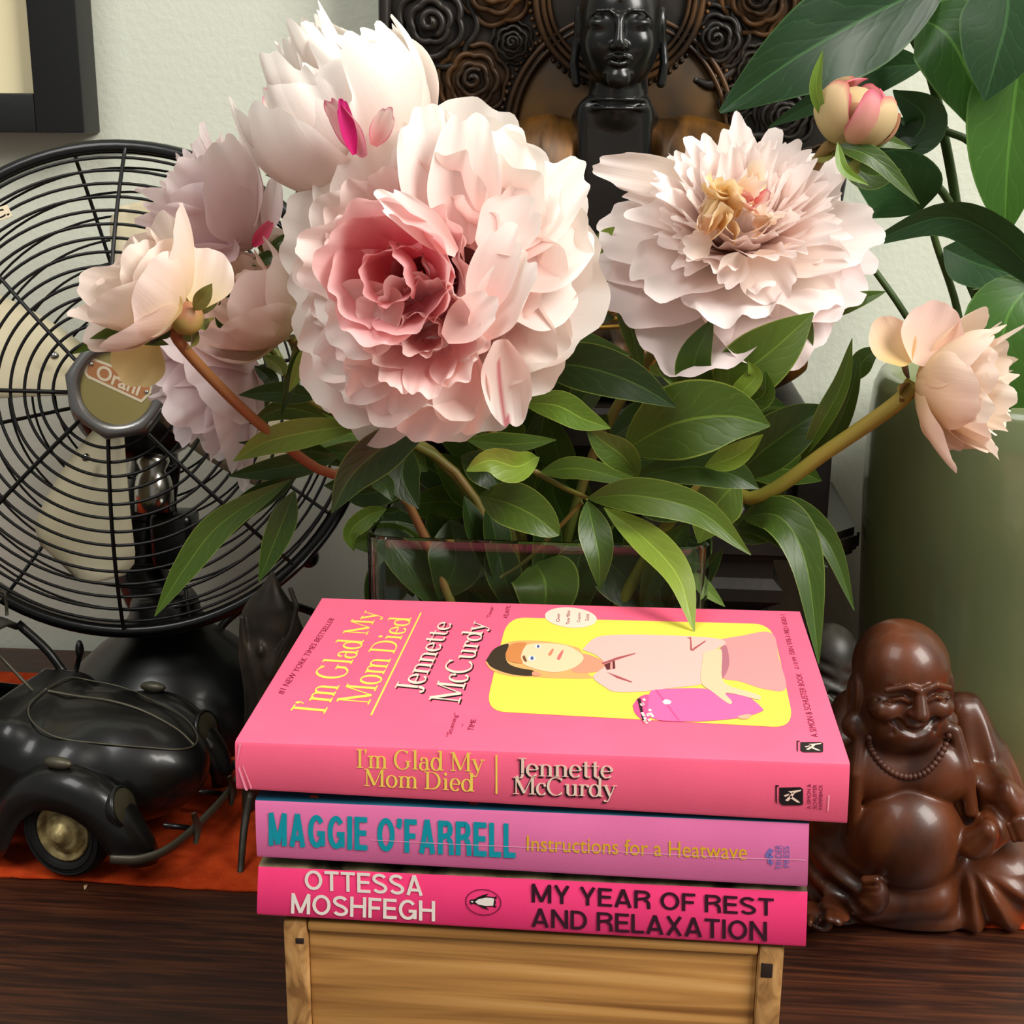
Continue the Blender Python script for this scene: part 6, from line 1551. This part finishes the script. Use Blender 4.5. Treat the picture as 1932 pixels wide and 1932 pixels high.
# darker leaves filling the heart of the bunch
rf = random.Random(99)
owners = sorted([(.42, pa), (.60, pb), (.34, pc), (.30, pd), (.22, pg), (.26, pf_), (.90, ph_), (.75, pi_)], key=lambda q: q[0])
def near_owner(x): return min(owners, key=lambda q: abs(690+650*q[0]-x))[1]
cnt = 0
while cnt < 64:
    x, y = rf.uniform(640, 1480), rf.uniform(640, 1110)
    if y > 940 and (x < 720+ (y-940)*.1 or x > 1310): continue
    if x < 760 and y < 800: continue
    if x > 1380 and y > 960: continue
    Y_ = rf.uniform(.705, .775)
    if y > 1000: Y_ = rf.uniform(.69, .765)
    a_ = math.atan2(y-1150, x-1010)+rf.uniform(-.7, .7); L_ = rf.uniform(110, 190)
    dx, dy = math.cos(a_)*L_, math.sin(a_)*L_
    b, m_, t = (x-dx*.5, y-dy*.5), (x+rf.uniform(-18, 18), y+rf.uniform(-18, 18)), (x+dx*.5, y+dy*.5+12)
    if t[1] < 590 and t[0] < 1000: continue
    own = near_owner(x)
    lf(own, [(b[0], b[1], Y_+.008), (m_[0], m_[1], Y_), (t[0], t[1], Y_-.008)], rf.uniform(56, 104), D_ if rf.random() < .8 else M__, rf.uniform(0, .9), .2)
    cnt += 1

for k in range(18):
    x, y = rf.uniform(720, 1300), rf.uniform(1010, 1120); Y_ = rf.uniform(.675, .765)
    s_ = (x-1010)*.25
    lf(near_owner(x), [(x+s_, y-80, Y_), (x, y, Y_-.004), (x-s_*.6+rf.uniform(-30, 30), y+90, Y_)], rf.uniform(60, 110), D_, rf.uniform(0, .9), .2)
# ------------------------------------------------------------------ tall green vase with broad-leaved plant
M_cel = mat('celadon_glaze', (116, 126, 88), .16, noise=(5, (134, 142, 96), 3), coat=.3, bump=(260, .05))
GC = np.array([.262, .835, CL]); 
e_ = P(1634, 900, .835)
gR = float(GC[0]-e_[0])*1.0
zt_ = float(P(1660, 735, .80)[2])
tv = thing('tall_vase', 'tall celadon green glazed vase holding the broad dark leaves at the right', 'vase', GC)
prof = [(.001, .001), (gR*.88, .001), (gR*.91, .006), (gR*.96, zt_*.35), (gR, zt_*.70), (gR*1.0, zt_*.90), (gR*.985, zt_*.97), (gR*.955, zt_), (gR*.90, zt_+.001), (gR*.86, zt_-.004), (gR*.83, zt_-.02), (gR*.84, .06), (.001, .055)]
ob = obj('vase_body', lathe(prof, GC, 96), M_cel, tv); fix_normals(ob)
M_lil = leaf_mat('broad_leaf_dark', (26, 56, 28), (44, 80, 38), (70, 104, 56), rough=.42, vein=8)
M_lil2 = leaf_mat('broad_leaf_green', (40, 84, 26), (70, 112, 36), (96, 132, 60), rough=.42, vein=8)
M_lst = mat('leaf_stem_green', (52, 76, 34), .45, noise=(30, (74, 92, 44), 3))
pt = thing('broad_leaf_plant', 'stems of broad dark green lance-shaped leaves standing in the tall green vase', 'plant', GC+np.array([0, 0, .058]))
mouth = lambda a, b: GC+np.array([a, b, zt_])
vin = lambda a, b: GC+np.array([a*.5, b*.5, .062])
def stalk(pts, a, b, r=.0024): obj('stem', tube(spline([*pl(*pts), mouth(a, b), vin(a, b)], 26), [r*.8, r], 8), M_lst, pt)
def bl(a, wpx, mt=M_lil, roll=.1, fold=.15, **k): return lf(pt, a, wpx, mt, roll, fold, nv=22, nu=9, wid=.38, **k)
bl([(1790, -40, .80), (1640, 30, .77), (1500, 110, .755), (1358, 212, .75)], 190, M_lil, .15, .15, wave=.03)
bl([(1700, -60, .84), (1600, 10, .83), (1520, 60, .83)], 120, M_lil, .1, .15)
bl([(1750, 120, .82), (1660, 130, .81), (1590, 165, .805), (1450, 240, .80)], 84, M_lil, .2, .15)
bl([(1730, 30, .80), (1790, 70, .785), (1840, 170, .78), (1862, 268, .78)], 150, M_lil2, .2, .12)
bl([(1760, -60, .82), (1810, -10, .815), (1850, 60, .81)], 90, M_lil2, .2, .12)
bl([(1905, -80, .77), (1900, 30, .765), (1880, 110, .763), (1858, 190, .763)], 170, M_lil, .15, .12)
bl([(1935, 40, .78), (1915, 180, .775), (1900, 320, .773), (1896, 450, .775)], 165, M_lil2, .1, .1)
bl([(1990, 560, .76), (1890, 455, .745), (1780, 410, .74), (1622, 466, .738)], 92, M_lil, .45, .25)
bl([(1780, 468, .79), (1850, 500, .78), (1960, 530, .775)], 92, M_lil, .1, .15)
bl([(1960, 520, .76), (1900, 600, .75), (1890, 720, .745), (1918, 832, .745)], 150, M_lil2, .1, .1)
bl([(1690, 300, .80), (1745, 225, .795), (1685, 170, .79)], 90, M_lil, .2, .15)
bl([(1735, 400, .80), (1690, 345, .79), (1600, 312, .785)], 150, leaf_mat('pleated_leaf', (24, 52, 28), (50, 88, 44), (70, 104, 56), vein=5), .2, .2)
bl([(1640, 290, .81), (1700, 255, .80), (1790, 240, .80)], 66, M_lil, .3, .2)
stalk([(1700, 30, .80), (1755, 140, .80), (1790, 300, .81), (1835, 520, .82)], -.03, -.05, .0032)
stalk([(1590, 430, .80), (1650, 510, .80), (1712, 600, .80)], -.075, -.03, .0022)
stalk([(1690, 300, .80), (1745, 330, .80), (1800, 400, .81), (1840, 560, .82)], -.02, -.06, .0028)
stalk([(1752, 405, .785), (1768, 465, .79), (1800, 560, .80), (1830, 680, .80)], -.05, -.055, .0024)
stalk([(1780, 245, .80), (1840, 280, .80), (1880, 400, .80)], -.01, -.03, .0026)
stalk([(1845, 545, .80), (1856, 640, .80)], -.03, -.035, .0040)
stalk([(1896, 440, .775), (1905, 560, .79)], 0, -.05, .003)
stalk([(1960, 540, .76), (1980, 640, .78)], .02, -.05, .003)
